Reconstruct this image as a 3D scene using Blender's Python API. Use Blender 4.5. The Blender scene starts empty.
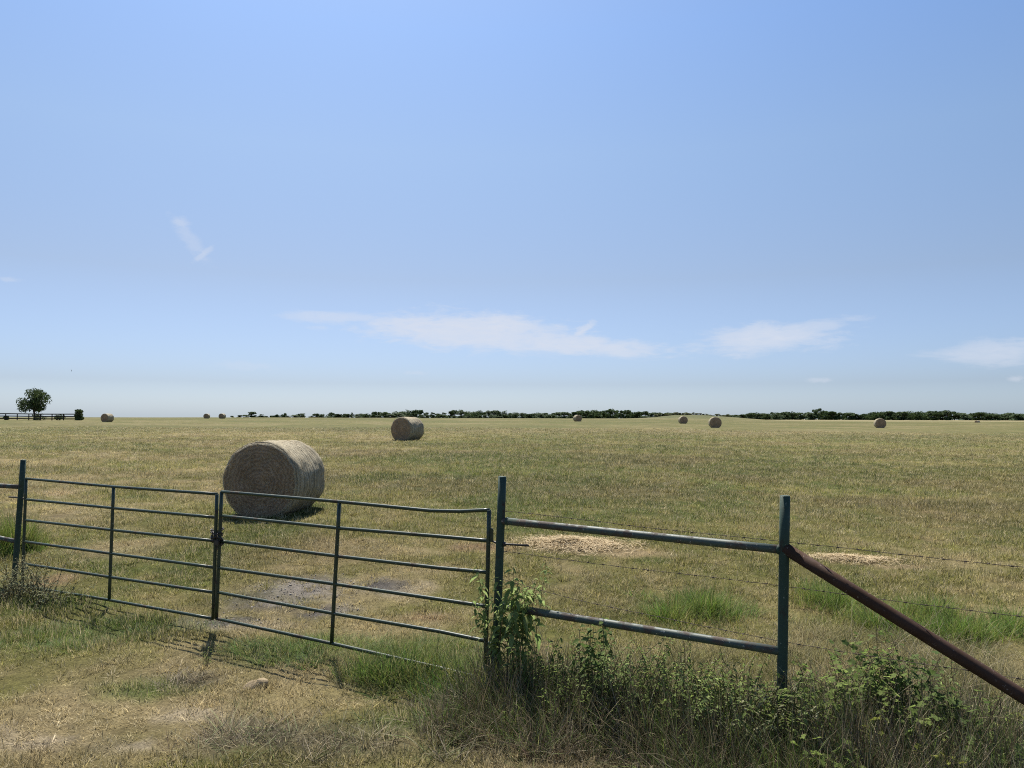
import bpy, math, random
import numpy as np
from mathutils import Matrix, Vector

random.seed(7)
RNG = np.random.default_rng(11)
S = bpy.context.scene
COL = S.collection
R = math.radians

# ------------------------------------------------------------------ camera
F = 769.0
CAM_Z = 2.25
PITCH = math.atan(32.5 / F)
cam_d = bpy.data.cameras.new('camera')
cam = bpy.data.objects.new('camera', cam_d)
COL.objects.link(cam)
cam_d.sensor_width = 36.0
cam_d.lens = F / 1024 * 36.0
cam_d.clip_start = 0.05
cam_d.clip_end = 12000
MW = Matrix.Translation((0, 0, CAM_Z)) @ Matrix.Rotation(R(90) + PITCH, 4, 'X') @ Matrix.Rotation(R(0.17), 4, 'Z')
cam.matrix_world = MW
S.camera = cam
M3 = MW.to_3x3()


def ray(px, py):
    """direction of a measured point of the photograph, scaled to y = 1"""
    d = M3 @ Vector(((px - 512) / F, (384 - py) / F, -1))
    return d / d.y


def at(px, py, depth):
    return Vector((0, 0, CAM_Z)) + ray(px, py) * depth


FA, FB = 6.40, -0.58            # the fence line: y = FA + FB x


def on_fence(px, py, off=0.0):
    d = ray(px, py)
    t = (FA + off) / (1 - FB * d.x)
    return Vector((0, 0, CAM_Z)) + d * t


# ------------------------------------------------------------------ noise
def _hash(ix, iy, seed):
    h = (ix.astype(np.int64) * 374761393 + iy.astype(np.int64) * 668265263 + seed * 144269504) & 0xffffffff
    h = ((h ^ (h >> 13)) * 1274126177) & 0xffffffff
    h = ((h ^ (h >> 15)) * 2246822519) & 0xffffffff
    return ((h ^ (h >> 16)) & 0xffffff) / float(0xffffff)


def vnoise(x, y, seed=0):
    x = np.asarray(x, float); y = np.asarray(y, float)
    ix = np.floor(x); iy = np.floor(y)
    fx = x - ix; fy = y - iy
    fx = fx * fx * (3 - 2 * fx); fy = fy * fy * (3 - 2 * fy)
    a = _hash(ix, iy, seed); b = _hash(ix + 1, iy, seed)
    c = _hash(ix, iy + 1, seed); d = _hash(ix + 1, iy + 1, seed)
    return (a * (1 - fx) + b * fx) * (1 - fy) + (c * (1 - fx) + d * fx) * fy


def fbm(x, y, seed=0, octv=4):
    s = 0; a = .5; t = 0
    for i in range(octv):
        s = s + a * vnoise(x * 2 ** i + 17.3 * i, y * 2 ** i - 9.1 * i, seed + i * 31)
        t += a; a *= .5
    return s / t


def sstep(a, b, v):
    t = np.clip((v - a) / (b - a), 0, 1)
    return t * t * (3 - 2 * t)


# ------------------------------------------------------------------ terrain
_ly = np.linspace(0, math.log(6000), 900)
_k = np.hanning(31); _k /= _k.sum()


def _prof(pts):
    xs = [math.log(max(p[0], 1)) for p in pts]
    v = np.interp(_ly, xs, [p[1] for p in pts])
    return np.convolve(np.pad(v, 15, mode='edge'), _k, mode='valid')


P_L = _prof([(1, 0), (9, 0), (15, .33), (50, .80), (130, 1.12), (165, 1.10), (300, 1.12), (420, .9), (900, -1), (2500, -9), (6000, -12)])
P_M = _prof([(1, 0), (9, 0), (15, .3), (50, .72), (110, .85), (154, 1.02), (180, 1.18), (300, 1.55), (420, 1.3), (900, -1), (2500, -9), (6000, -12)])
P_R = _prof([(1, 0), (9, 0), (15, .18), (50, .5), (105, .66), (140, .62), (300, .62), (600, .35), (900, 0), (2500, -9), (6000, -12)])


def terrain(x, y):
    x = np.asarray(x, float); y = np.asarray(y, float)
    yy = np.maximum(y, 1.0)
    ly = np.log(yy)
    u = np.clip(x / np.maximum(y, 20.0), -3, 3)
    l = np.interp(ly, _ly, P_L); m = np.interp(ly, _ly, P_M); r = np.interp(ly, _ly, P_R)
    w1 = sstep(-.58, -.38, u); w2 = sstep(.14, .42, u)
    z = (l * (1 - w1) + m * w1) * (1 - w2) + r * w2
    z = z + 2.0 * np.exp(-((x - 80) / 15) ** 2 - ((y - 352) / 30) ** 2)
    z = z + .8 * np.exp(-((x - 98) / 13) ** 2 - ((y - 340) / 25) ** 2)
    d = np.hypot(x, y)
    z = z + (fbm(x * .13, y * .13, 5, 3) - .5) * .16 * np.clip(d / 12, .25, 1.2)
    z = z + (fbm(x * 1.1, y * 1.1, 8, 3) - .5) * .07 * np.clip(1.5 - d / 60, 0, 1)
    return z


def tz(x, y):
    return float(terrain(np.array([x]), np.array([y]))[0])


def ground(px, py):
    d = ray(px, py)
    t0 = 3.0; t = t0
    while t < 900:
        p = Vector((0, 0, CAM_Z)) + d * t
        if p.z < tz(p.x, p.y):
            break
        t0 = t; t *= 1.01
    for _ in range(25):
        m = (t0 + t) / 2
        p = Vector((0, 0, CAM_Z)) + d * m
        if p.z < tz(p.x, p.y):
            t = m
        else:
            t0 = m
    return Vector((0, 0, CAM_Z)) + d * t


# ------------------------------------------------------------------ ground cover zones (metres, measured from the photo)
def zone(px, py, rx, ry):
    c = ground(px, py)
    a = rx * c.y / F
    n = ground(px, py + ry); f = ground(px, py - ry)
    return (c.x, (n.y + f.y) / 2, a, max((f.y - n.y) / 2, .05))


def zmask(zs, x, y, seed=3, soft=.55, warp=.9):
    m = np.zeros_like(x)
    for (cx, cy, a, b) in zs:
        fr = 1.3 / max(min(a, b), .15)
        r = np.hypot((x - cx) / a, (y - cy) / b) + (fbm(x * fr, y * fr, seed, 4) - .5) * warp
        m = np.maximum(m, 1 - sstep(1 - soft, 1 + soft * .5, r))
    return m


Z_STRAW = [zone(575, 546, 50, 8), zone(852, 560, 48, 5), zone(620, 552, 50, 6), zone(742, 548, 30, 4), zone(60, 494, 18, 2.5), zone(905, 567, 30, 3)]
Z_DIRT = [zone(300, 592, 50, 16), zone(262, 604, 46, 12), zone(385, 586, 28, 7), zone(225, 622, 50, 6), zone(320, 612, 30, 8)]
Z_PALE = [zone(35, 744, 45, 8), zone(2, 733, 24, 6), zone(128, 747, 30, 7), zone(400, 590, 40, 8), zone(240, 625, 60, 6), zone(190, 715, 40, 9)]
Z_RED = [zone(428, 617, 28, 6), zone(55, 580, 24, 8), zone(480, 548, 40, 5)]
Z_DRY = [zone(150, 705, 190, 50), zone(60, 735, 160, 40), zone(330, 700, 80, 22), zone(120, 548, 55, 12), zone(55, 515, 60, 10)]
Z_LUSH = [zone(420, 668, 75, 30), zone(300, 652, 90, 16), zone(60, 640, 80, 14), zone(140, 626, 70, 10), zone(420, 725, 60, 18), zone(150, 690, 50, 14), zone(60, 605, 70, 12)]
Z_DEAD = [zone(265, 738, 75, 26), zone(195, 682, 25, 10), zone(330, 745, 80, 22), zone(620, 740, 200, 40), zone(560, 700, 100, 25)]
Z_TALL = [zone(704, 614, 54, 15), zone(668, 620, 24, 8), zone(826, 604, 40, 14), zone(935, 618, 40, 8), zone(1010, 628, 36, 9), zone(16, 552, 20, 7), zone(880, 628, 60, 9), zone(960, 640, 80, 10), zone(-22, 555, 24, 10)]
Z_BAND = [zone(455, 486, 120, 9), zone(620, 492, 90, 9), zone(740, 480, 60, 6), zone(360, 470, 60, 4), zone(950, 520, 80, 12)]

C = lambda *a: np.array(a, float)
GREEN = C(.092, .110, .025); STRAW = C(.312, .248, .128); OLIVE = C(.160, .150, .045); BROWN = C(.150, .106, .055)


def mixc(a, b, m):
    return a * (1 - m[:, None]) + b * m[:, None]


def field_color(x, y):
    """base colour of the sward at a place: green, olive, straw, bare soil"""
    d = np.hypot(x, y)
    n1 = fbm(x * .07, y * .05, 40, 4)
    n2 = fbm(x * .42, y * .36, 41, 4)
    n3 = fbm(x * 2.6, y * 2.2, 42, 3)
    dry = np.clip(.45 + 1.5 * (n1 - .5) + .95 * (n2 - .5) + .85 * (n3 - .5), 0, 1)
    g = np.broadcast_to(GREEN, (len(x), 3))
    c = mixc(g, np.broadcast_to(OLIVE, g.shape), sstep(.1, .5, dry))
    c = mixc(c, np.broadcast_to(STRAW, g.shape), sstep(.5, .95, dry) * .8)
    c = mixc(c, np.broadcast_to(BROWN, g.shape), sstep(.55, .75, fbm(x * .3 + 9, y * .22, 51, 4)) * .38)
    c = mixc(c, np.broadcast_to(BROWN * .8, g.shape), zmask(Z_BAND, x, y, 71, .8, 1.2) * .4)
    c = mixc(c, np.broadcast_to(STRAW * .95, g.shape), zmask(Z_DRY, x, y, 61, .8) * (.5 + .5 * n3))
    c = mixc(c, np.broadcast_to(C(.090, .130, .028), g.shape), zmask(Z_LUSH, x, y, 62, .8) * .8)
    c = mixc(c, np.broadcast_to(C(.115, .098, .068), g.shape), zmask(Z_DEAD, x, y, 63, .8) * .8)
    c = mixc(c, np.broadcast_to(C(.30, .20, .12), g.shape), zmask(Z_RED, x, y, 64, .8) * .7)
    c = mixc(c, np.broadcast_to(C(.37, .28, .16), g.shape), zmask(Z_STRAW, x, y, 65, .6) * .8)
    row = (y * .95 + x * .3 + 5 * (n1 - .5)) / 4.2
    c = c * (1 + (.30 * (vnoise(np.floor(row) * 1.7 + .5, row * 0, 97) - .5) + .10 * np.sin(row * 6.283)) * sstep(9, 22, d))[:, None]
    c = mixc(c, np.broadcast_to(C(.116, .110, .050), g.shape), sstep(20, 110, d) * .62)
    c = mixc(c, np.broadcast_to(C(.40, .335, .235), g.shape), zmask(Z_PALE, x, y, 69, .9, 1.3) * .75)
    # the unmown pale strip in front of the far trees
    u = x / np.maximum(y, 1)
    pale = sstep(270, 400, y + 80 * (n1 - .5)) * sstep(-.05, .15, u)
    c = mixc(c, np.broadcast_to(C(.40, .335, .20), g.shape), pale * .36)
    knoll = np.exp(-((x - 80) / 20) ** 2 - ((y - 352) / 30) ** 2)
    c = mixc(c, np.broadcast_to(C(.085, .098, .045), g.shape), np.clip(knoll * 2.0, 0, 1) * (.55 + .8 * (n2 - .3)).clip(0, 1))
    return c


def dirt_mask(x, y):
    return zmask(Z_DIRT, x, y, 66, .9, 1.3)


# ------------------------------------------------------------------ object helpers
def tag(o, label=None, cat=None, group=None, kind=None):
    if label: o['label'] = label
    if cat: o['category'] = cat
    if group: o['group'] = group
    if kind: o['kind'] = kind
    return o


def empty(name, loc, rz=0.0):
    o = bpy.data.objects.new(name, None)
    o.empty_display_size = .1
    COL.objects.link(o)
    o.location = loc
    o.rotation_euler = (0, 0, rz)
    return o


class MB:
    """collects shapes, builds one mesh"""
    def __init__(self):
        self.v = []; self.f = []; self.c = []; self.n = 0

    def add(self, verts, faces, col=None):
        verts = [tuple(p) for p in verts]
        self.v += verts
        n = self.n
        self.f += [tuple(i + n for i in f) for f in faces]
        self.n += len(verts)
        self.c += [col if col is not None else 0.5] * len(verts)

    def tube(self, pts, r, seg=12, cap=True, col=None):
        pts = [Vector(p) for p in pts]
        m = len(pts)
        rr = r if isinstance(r, (list, tuple)) else [r] * m
        verts = []; faces = []
        up = None
        for i, p in enumerate(pts):
            t = (pts[min(i + 1, m - 1)] - pts[max(i - 1, 0)])
            t = t.normalized() if t.length > 1e-9 else Vector((0, 0, 1))
            if up is None:
                up = t.orthogonal().normalized()
            up = (up - t * up.dot(t))
            up = up.normalized() if up.length > 1e-6 else t.orthogonal().normalized()
            s = t.cross(up)
            for k in range(seg):
                a = 2 * math.pi * k / seg
                verts.append(p + (up * math.cos(a) + s * math.sin(a)) * rr[i])
        for i in range(m - 1):
            for k in range(seg):
                k2 = (k + 1) % seg
                faces.append((i * seg + k, i * seg + k2, (i + 1) * seg + k2, (i + 1) * seg + k))
        if cap:
            faces.append(tuple(range(seg))[::-1])
            faces.append(tuple((m - 1) * seg + k for k in range(seg)))
        self.add(verts, faces, col)

    def box(self, c, sx, sy, sz, rz=0.0, col=None, bev=0.0):
        c = Vector(c); ca, sa = math.cos(rz), math.sin(rz)
        v = []
        for dz in (-1, 1):
            for dx, dy in ((-1, -1), (1, -1), (1, 1), (-1, 1)):
                x = dx * sx / 2; y = dy * sy / 2
                v.append(c + Vector((x * ca - y * sa, x * sa + y * ca, dz * sz / 2)))
        self.add(v, [(3, 2, 1, 0), (4, 5, 6, 7), (0, 1, 5, 4), (1, 2, 6, 5), (2, 3, 7, 6), (3, 0, 4, 7)], col)

    def build(self, name, mat, parent=None, smooth=True):
        me = bpy.data.meshes.new(name)
        me.from_pydata(self.v, [], self.f)
        if smooth:
            me.polygons.foreach_set('use_smooth', [True] * len(me.polygons))
        a = me.attributes.new('bv', 'FLOAT', 'POINT')
        a.data.foreach_set('value', np.array(self.c, dtype=np.float32))
        me.materials.append(mat)
        o = bpy.data.objects.new(name, me)
        COL.objects.link(o)
        if parent:
            o.parent = parent
        return o


def np_mesh(name, V, quads=None, tris=None, attrs=None, mat=None, smooth=True):
    me = bpy.data.meshes.new(name)
    V = np.asarray(V, np.float32)
    me.vertices.add(len(V))
    me.vertices.foreach_set('co', V.ravel())
    loops = []; starts = []; tot = 0
    if quads is not None and len(quads):
        q = np.asarray(quads, np.int32)
        loops.append(q.ravel()); starts.append(tot + np.arange(len(q)) * 4); tot += q.size
    if tris is not None and len(tris):
        t = np.asarray(tris, np.int32)
        loops.append(t.ravel()); starts.append(tot + np.arange(len(t)) * 3); tot += t.size
    if loops:
        lp = np.concatenate(loops).astype(np.int32); st = np.concatenate(starts).astype(np.int32)
        me.loops.add(len(lp)); me.loops.foreach_set('vertex_index', lp)
        me.polygons.add(len(st)); me.polygons.foreach_set('loop_start', st)
    me.update(calc_edges=True)
    if loops and smooth:
        me.polygons.foreach_set('use_smooth', np.ones(len(me.polygons), dtype=bool))
    for k, (typ, val) in (attrs or {}).items():
        a = me.attributes.new(k, typ, 'POINT')
        val = np.asarray(val, np.float32)
        if typ == 'FLOAT': a.data.foreach_set('value', val.ravel())
        elif typ == 'INT': a.data.foreach_set('value', val.astype(np.int32).ravel())
        elif typ == 'FLOAT_VECTOR': a.data.foreach_set('vector', val.ravel())
        elif typ == 'FLOAT_COLOR':
            a.data.foreach_set('color', np.hstack([val, np.ones((len(val), 1), np.float32)]).astype(np.float32).ravel())
    me.validate()
    if mat: me.materials.append(mat)
    return me


# ------------------------------------------------------------------ materials
class NT:
    def __init__(self, name):
        self.m = bpy.data.materials.new(name); self.m.use_nodes = True
        self.t = self.m.node_tree; self.t.nodes.clear()
        self.out = self.n('ShaderNodeOutputMaterial')

    def n(self, typ, **kw):
        nd = self.t.nodes.new(typ)
        for k, v in kw.items():
            if k.startswith('i_'):
                nd.inputs[k[2:].replace('_', ' ')].default_value = v
            else:
                setattr(nd, k, v)
        return nd

    def l(self, a, b):
        self.t.links.new(a, b)

    def noise(self, vec, scale, detail=4, rough=.55, dist=0.0):
        nd = self.n('ShaderNodeTexNoise')
        nd.inputs['Scale'].default_value = scale; nd.inputs['Detail'].default_value = detail
        nd.inputs['Roughness'].default_value = rough; nd.inputs['Distortion'].default_value = dist
        if vec is not None: self.l(vec, nd.inputs['Vector'])
        return nd.outputs['Fac']

    def ramp(self, fac, stops, interp='LINEAR'):
        nd = self.n('ShaderNodeValToRGB'); nd.color_ramp.interpolation = interp
        e = nd.color_ramp.elements
        while len(e) < len(stops): e.new(.5)
        for i, (p, c) in enumerate(stops):
            e[i].position = p
            e[i].color = (c, c, c, 1) if not hasattr(c, '__len__') else (*c, 1)
        self.l(fac, nd.inputs['Fac'])
        return nd.outputs['Color']

    def mix(self, fac, a, b, blend='MIX'):
        nd = self.n('ShaderNodeMix', data_type='RGBA', blend_type=blend)
        ins = [s for s in nd.inputs if s.type == 'RGBA']
        for s, v in ((ins[0], a), (ins[1], b)):
            if hasattr(v, 'is_linked'): self.l(v, s)
            else: s.default_value = (*v, 1)
        if hasattr(fac, 'is_linked'): self.l(fac, nd.inputs[0])
        else: nd.inputs[0].default_value = fac
        return [s for s in nd.outputs if s.type == 'RGBA'][0]

    def math(self, op, a, b=None, clamp=False):
        nd = self.n('ShaderNodeMath', operation=op); nd.use_clamp = clamp
        for i, v in enumerate((a, b)):
            if v is None: continue
            if hasattr(v, 'is_linked'): self.l(v, nd.inputs[i])
            else: nd.inputs[i].default_value = v
        return nd.outputs[0]

    def mapping(self, vec, scale):
        nd = self.n('ShaderNodeMapping'); nd.inputs['Scale'].default_value = scale
        self.l(vec, nd.inputs['Vector']); return nd.outputs['Vector']

    def bump(self, h, strength=.4, dist=.02):
        nd = self.n('ShaderNodeBump'); nd.inputs['Strength'].default_value = strength
        nd.inputs['Distance'].default_value = dist
        self.l(h, nd.inputs['Height']); return nd.outputs['Normal']

    def bsdf(self, col, rough=.8, normal=None, spec=.3, metal=0.0):
        nd = self.n('ShaderNodeBsdfPrincipled')
        nd.inputs['Specular IOR Level'].default_value = spec
        nd.inputs['Metallic'].default_value = metal
        if hasattr(col, 'is_linked'): self.l(col, nd.inputs['Base Color'])
        else: nd.inputs['Base Color'].default_value = (*col, 1)
        if hasattr(rough, 'is_linked'): self.l(rough, nd.inputs['Roughness'])
        else: nd.inputs['Roughness'].default_value = rough
        if normal is not None: self.l(normal, nd.inputs['Normal'])
        return nd.outputs[0]

    def leaf(self, col, trans=.4, rough=.6, spec=.25):
        """thin leaf: reflects and lets light through"""
        p = self.bsdf(col, rough, None, spec)
        tr = self.n('ShaderNodeBsdfTranslucent'); self.l(col, tr.inputs['Color'])
        mx = self.n('ShaderNodeMixShader'); mx.inputs[0].default_value = trans
        self.l(p, mx.inputs[1]); self.l(tr.outputs[0], mx.inputs[2])
        return mx.outputs[0]

    def done(self, sh):
        self.l(sh, self.out.inputs['Surface']); return self.m

    def obj(self):
        return self.n('ShaderNodeTexCoord').outputs['Object']

    def geo(self):
        return self.n('ShaderNodeNewGeometry').outputs['Position']

    def attr(self, name, typ='GEOMETRY', out='Color'):
        nd = self.n('ShaderNodeAttribute'); nd.attribute_name = name; nd.attribute_type = typ
        return nd.outputs[out]


def mat_ground():
    t = NT('pasture_soil')
    pos = t.geo()
    c = t.attr('gcol')
    n = t.noise(pos, 9, 6, .65); n2 = t.noise(pos, 55, 5, .7)
    n3 = t.noise(t.mapping(pos, (1, .8, 1)), 1.3, 6, .6)
    k = t.math('MULTIPLY', t.math('MULTIPLY_ADD', n, 1.2), 1)
    v = t.ramp(n2, [(.3, .45), (.5, .95), (.72, 1.45)])
    v2 = t.ramp(n, [(.3, .7), (.7, 1.25)])
    v3 = t.ramp(n3, [(.3, .8), (.7, 1.18)])
    col = t.mix(1, t.mix(1, t.mix(1, c, v, 'MULTIPLY'), v2, 'MULTIPLY'), v3, 'MULTIPLY')
    h = t.math('ADD', n, t.math('MULTIPLY', n2, .5))
    return t.done(t.bsdf(col, .95, t.bump(h, .7, .04), .08))


def mat_grass(name, trans=.35, straw=(.54, .45, .25), straw_at=.60, sat=1.0):
    t = NT(name)
    tint = t.attr('tint', 'INSTANCER')
    bv = t.attr('bv', 'GEOMETRY', 'Fac')
    hi = t.math('MULTIPLY_ADD', bv, 1.25); t.t.nodes[-1].inputs[2].default_value = .45
    c = t.mix(1, tint, hi, 'MULTIPLY')
    rnd = t.math('FRACT', t.math('MULTIPLY', bv, 7.31))
    m = t.ramp(rnd, [(straw_at, 0.0), (straw_at + .06, .75)])
    c = t.mix(m, c, straw)
    return t.done(t.leaf(c, trans, .6, .2))


def mat_plain_leaf(name, col_a, col_b, trans=.5):
    t = NT(name)
    bv = t.attr('bv', 'GEOMETRY', 'Fac')
    c = t.mix(bv, col_a, col_b)
    n = t.noise(t.geo(), 60, 2)
    c = t.mix(1, c, t.ramp(n, [(.3, .8), (.7, 1.15)]), 'MULTIPLY')
    return t.done(t.leaf(c, trans, .7, .1))


def mat_paint(name, paint, chip, rust, worn=.5, rough=.5, spec=.4):
    t = NT(name)
    o = t.geo()
    a = t.noise(o, 7, 5, .65); b = t.noise(o, 38, 5, .7); g = t.noise(o, 3, 4)
    rustc = t.mix(b, rust, tuple(x * .5 for x in rust))
    c = t.mix(t.ramp(a, [(worn, 0), (worn + .1, 1)]), t.mix(g, paint, tuple(x * 1.6 for x in paint)), rustc)
    c = t.mix(t.ramp(b, [(.62, 0), (.68, .8)]), c, chip)
    r = t.ramp(a, [(worn, rough), (worn + .1, .85)])
    return t.done(t.bsdf(c, r, t.bump(b, .25, .004), spec))


def mat_flat(name, a, b, scale=20, rough=.8, spec=.2, bump=.3, bd=.01):
    t = NT(name)
    n = t.noise(t.obj(), scale, 5, .65)
    return t.done(t.bsdf(t.mix(t.ramp(n, [(.3, 0), (.7, 1)]), a, b), rough, t.bump(n, bump, bd), spec))


def mat_bale_side():
    t = NT('net_wrapped_hay')
    o = t.obj()
    fine = t.noise(t.mapping(o, (6, 70, 6)), 1.0, 5, .7)
    band = t.noise(t.mapping(o, (.7, 9, .7)), 1.0, 3, .6)
    blot = t.noise(o, 3.2, 5, .65)
    hairs = t.noise(o, 70, 4, .75)
    c = t.ramp(fine, [(.28, (.22, .185, .125)), (.5, (.40, .35, .245)), (.75, (.54, .49, .36))])
    c = t.mix(1, c, t.ramp(band, [(.32, .62), (.55, 1.0), (.75, 1.15)]), 'MULTIPLY')
    c = t.mix(1, c, t.ramp(blot, [(.3, .78), (.7, 1.15)]), 'MULTIPLY')
    c = t.mix(1, c, t.ramp(hairs, [(.3, .6), (.6, 1.1)]), 'MULTIPLY')
    w = t.n('ShaderNodeTexWave', wave_type='BANDS', bands_direction='Y')
    w.inputs['Scale'].default_value = 3.4; w.inputs['Distortion'].default_value = 1.2; w.inputs['Detail'].default_value = 2
    t.l(o, w.inputs['Vector'])
    c = t.mix(1, c, t.ramp(w.outputs['Fac'], [(0, .55), (.14, 1.0)]), 'MULTIPLY')
    h = t.math('ADD', t.math('ADD', fine, t.math('MULTIPLY', hairs, .7)), t.math('MULTIPLY', t.ramp(w.outputs['Fac'], [(0, 0), (.2, 1)]), .6))
    return t.done(t.bsdf(c, .9, t.bump(h, .7, .03), .1))


def mat_bale_end():
    t = NT('rolled_hay_end')
    o = t.obj()
    w = t.n('ShaderNodeTexWave', wave_type='RINGS', rings_direction='Y')
    w.inputs['Scale'].default_value = 4.2; w.inputs['Distortion'].default_value = 9; w.inputs['Detail'].default_value = 5
    w.inputs['Detail Scale'].default_value = 2.5
    t.l(o, w.inputs['Vector'])
    hairs = t.noise(t.mapping(o, (1, .5, 1.6)), 85, 5, .8); blot = t.noise(o, 2.6, 4)
    c = t.ramp(w.outputs['Fac'], [(0, (.27, .185, .115)), (.5, (.335, .235, .15)), (1, (.40, .29, .19))])
    c = t.mix(1, c, t.ramp(hairs, [(.32, .52), (.5, .95), (.68, 1.4)]), 'MULTIPLY')
    c = t.mix(1, c, t.ramp(blot, [(.3, .72), (.7, 1.15)]), 'MULTIPLY')
    h = t.math('ADD', t.math('MULTIPLY', w.outputs['Fac'], .18), hairs)
    return t.done(t.bsdf(c, .95, t.bump(h, .7, .035), .05))


M = {}
M['ground'] = mat_ground()
M['grass'] = mat_grass('short_grass', .35)
M['tall'] = mat_grass('long_grass', .45, (.36, .32, .15), .86)
M['dead'] = mat_grass('dead_stems', .15, (.34, .29, .19), .78)
M['straw'] = mat_flat('loose_straw', (.60, .48, .30), (.40, .31, .175), 9, .85)
M['stalk'] = mat_flat('dry_stalk', (.50, .43, .27), (.33, .27, .16), 9, .8)
M['side'] = mat_bale_side()
M['end'] = mat_bale_end()
M['post'] = mat_paint('green_pipe_paint', (.024, .044, .033), (.26, .28, .23), (.055, .040, .028), .56, .65, .25)
M['rail'] = mat_paint('worn_green_pipe', (.046, .062, .050), (.46, .47, .42), (.10, .078, .062), .46, .55, .4)
M['gate'] = mat_paint('gate_paint', (.016, .028, .014), (.24, .25, .20), (.045, .032, .02), .56, .42, .5)
M['brace'] = mat_paint('rusty_maroon_pipe', (.046, .027, .019), (.24, .19, .16), (.070, .038, .024), .46, .75, .12)
M['steel'] = mat_flat('dark_steel', (.020, .018, .016), (.045, .032, .024), 30, .55, .5)
M['wire'] = mat_flat('rusted_wire', (.060, .042, .030), (.11, .085, .065), 30, .7, .3)
M['bark'] = mat_flat('bark', (.05, .04, .032), (.10, .08, .062), 4, .9)
M['wood'] = mat_flat('dark_fence_wood', (.020, .017, .016), (.045, .036, .032), 6, .85)
M['rock'] = mat_flat('sandstone', (.20, .155, .095), (.30, .24, .15), 14, .9, .1, .6, .02)
M['bird'] = mat_flat('dark_feathers', (.015, .015, .017), (.03, .03, .032), 10, .6)
M['crown'] = mat_plain_leaf('tree_leaves', (.032, .056, .022), (.090, .120, .042), .3)
M['crown2'] = mat_plain_leaf('far_tree_leaves', (.034, .062, .026), (.085, .120, .048), .25)
M['crown3'] = mat_plain_leaf('shrub_leaves', (.07, .085, .035), (.15, .16, .07), .3)
M['leaf_light'] = mat_plain_leaf('light_leaves', (.17, .24, .075), (.28, .34, .13), .6)
M['leaf_mid'] = mat_plain_leaf('mid_leaves', (.13, .19, .048), (.24, .30, .085), .58)
M['leaf_dark'] = mat_plain_leaf('dark_leaves', (.065, .105, .030), (.14, .19, .055), .48)
M['leaf_yellow'] = mat_plain_leaf('yellow_green_leaves', (.13, .17, .03), (.24, .25, .055))
M['leaf_grey'] = mat_plain_leaf('grey_leaves', (.15, .165, .085), (.28, .28, .16), .45)
M['stem'] = mat_flat('weed_stem', (.07, .06, .03), (.12, .09, .05), 12, .8)


# ------------------------------------------------------------------ the ground
def build_ground():
    az = np.concatenate([np.linspace(-180, -46, 60, endpoint=False), np.linspace(-46, 46, 620), np.linspace(46, 180, 60)[1:-1]])
    az = np.radians(az)
    r = [0.02, .6, 1.4, 2.2]
    while r[-1] < 60: r.append(r[-1] * 1.0115 + .012)
    while r[-1] < 700: r.append(r[-1] * 1.016)
    while r[-1] < 6000: r.append(r[-1] * 1.06)
    r = np.array(r)
    A, RR = np.meshgrid(az, r)
    x = (np.sin(A) * RR).ravel(); y = (np.cos(A) * RR).ravel()
    z = terrain(x, y)
    dm = dirt_mask(x, y)
    near = np.hypot(x, y) < 40
    z = z + np.where(near, (fbm(x * 9, y * 9, 77, 3) - .5) * .035 * (1 + dm), 0)
    col = field_color(x, y)
    dirt = mixc(np.broadcast_to(C(.145, .13, .115), (len(x), 3)), np.broadcast_to(C(.060, .055, .052), (len(x), 3)), sstep(.4, .6, fbm(x * 2.2, y * 2.2, 90)))
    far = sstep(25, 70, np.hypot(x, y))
    col = col * (.52 + .36 * far)[:, None]  # near ground darkened: shade between the grass blades is put into its colour
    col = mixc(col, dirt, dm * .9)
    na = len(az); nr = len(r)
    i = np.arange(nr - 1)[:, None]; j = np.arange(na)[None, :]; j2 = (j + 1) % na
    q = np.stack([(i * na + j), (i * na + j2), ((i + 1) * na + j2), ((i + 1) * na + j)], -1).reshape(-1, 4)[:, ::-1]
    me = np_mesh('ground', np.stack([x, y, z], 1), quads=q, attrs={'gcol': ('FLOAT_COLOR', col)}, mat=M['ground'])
    o = bpy.data.objects.new('ground', me); COL.objects.link(o)
    tag(o, 'mown hay pasture ground rolling gently to the horizon', 'ground', kind='structure')


build_ground()


# ------------------------------------------------------------------ grass
def tuft(name, n, rad, h, w, lean, curl, mat, seed, segs=3, base_lift=-.01):
    g = np.random.default_rng(seed)
    V = []; Q = []; T = []; B = []
    for _ in range(n):
        a = g.uniform(0, 2 * math.pi); rr = rad * math.sqrt(g.uniform(0, 1))
        bx, by = rr * math.cos(a), rr * math.sin(a)
        da = a + g.normal(0, .9)
        hh = g.uniform(*h); ww = g.uniform(*w)
        l0 = g.uniform(*lean); cu = g.uniform(*curl)
        fa = da + math.pi / 2 + g.normal(0, .5)
        px, py, pz = bx, by, base_lift
        bv = g.uniform()
        base = len(V)
        ang = l0
        for s in range(segs + 1):
            t = s / segs
            wd = ww * (1 - t ** 1.6) * .5
            if s < segs:
                V.append((px - math.cos(fa) * wd, py - math.sin(fa) * wd, pz))
                V.append((px + math.cos(fa) * wd, py + math.sin(fa) * wd, pz))
                B += [bv, bv]
            else:
                V.append((px, py, pz)); B.append(bv)
            st = hh / segs
            px += math.sin(ang) * math.cos(da) * st; py += math.sin(ang) * math.sin(da) * st
            pz = pz + math.cos(ang) * st
            ang += cu / segs
        for s in range(segs - 1):
            k = base + 2 * s
            Q.append((k, k + 1, k + 3, k + 2))
        k = base + 2 * (segs - 1)
        T.append((k, k + 1, k + 2))
    me = np_mesh(name, np.array(V), Q, T, {'bv': ('FLOAT', B)}, mat)
    return bpy.data.objects.new(name, me)


def collection_of(name, objs):
    c = bpy.data.collections.new(name)
    for o in objs: c.objects.link(o)
    return c


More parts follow.
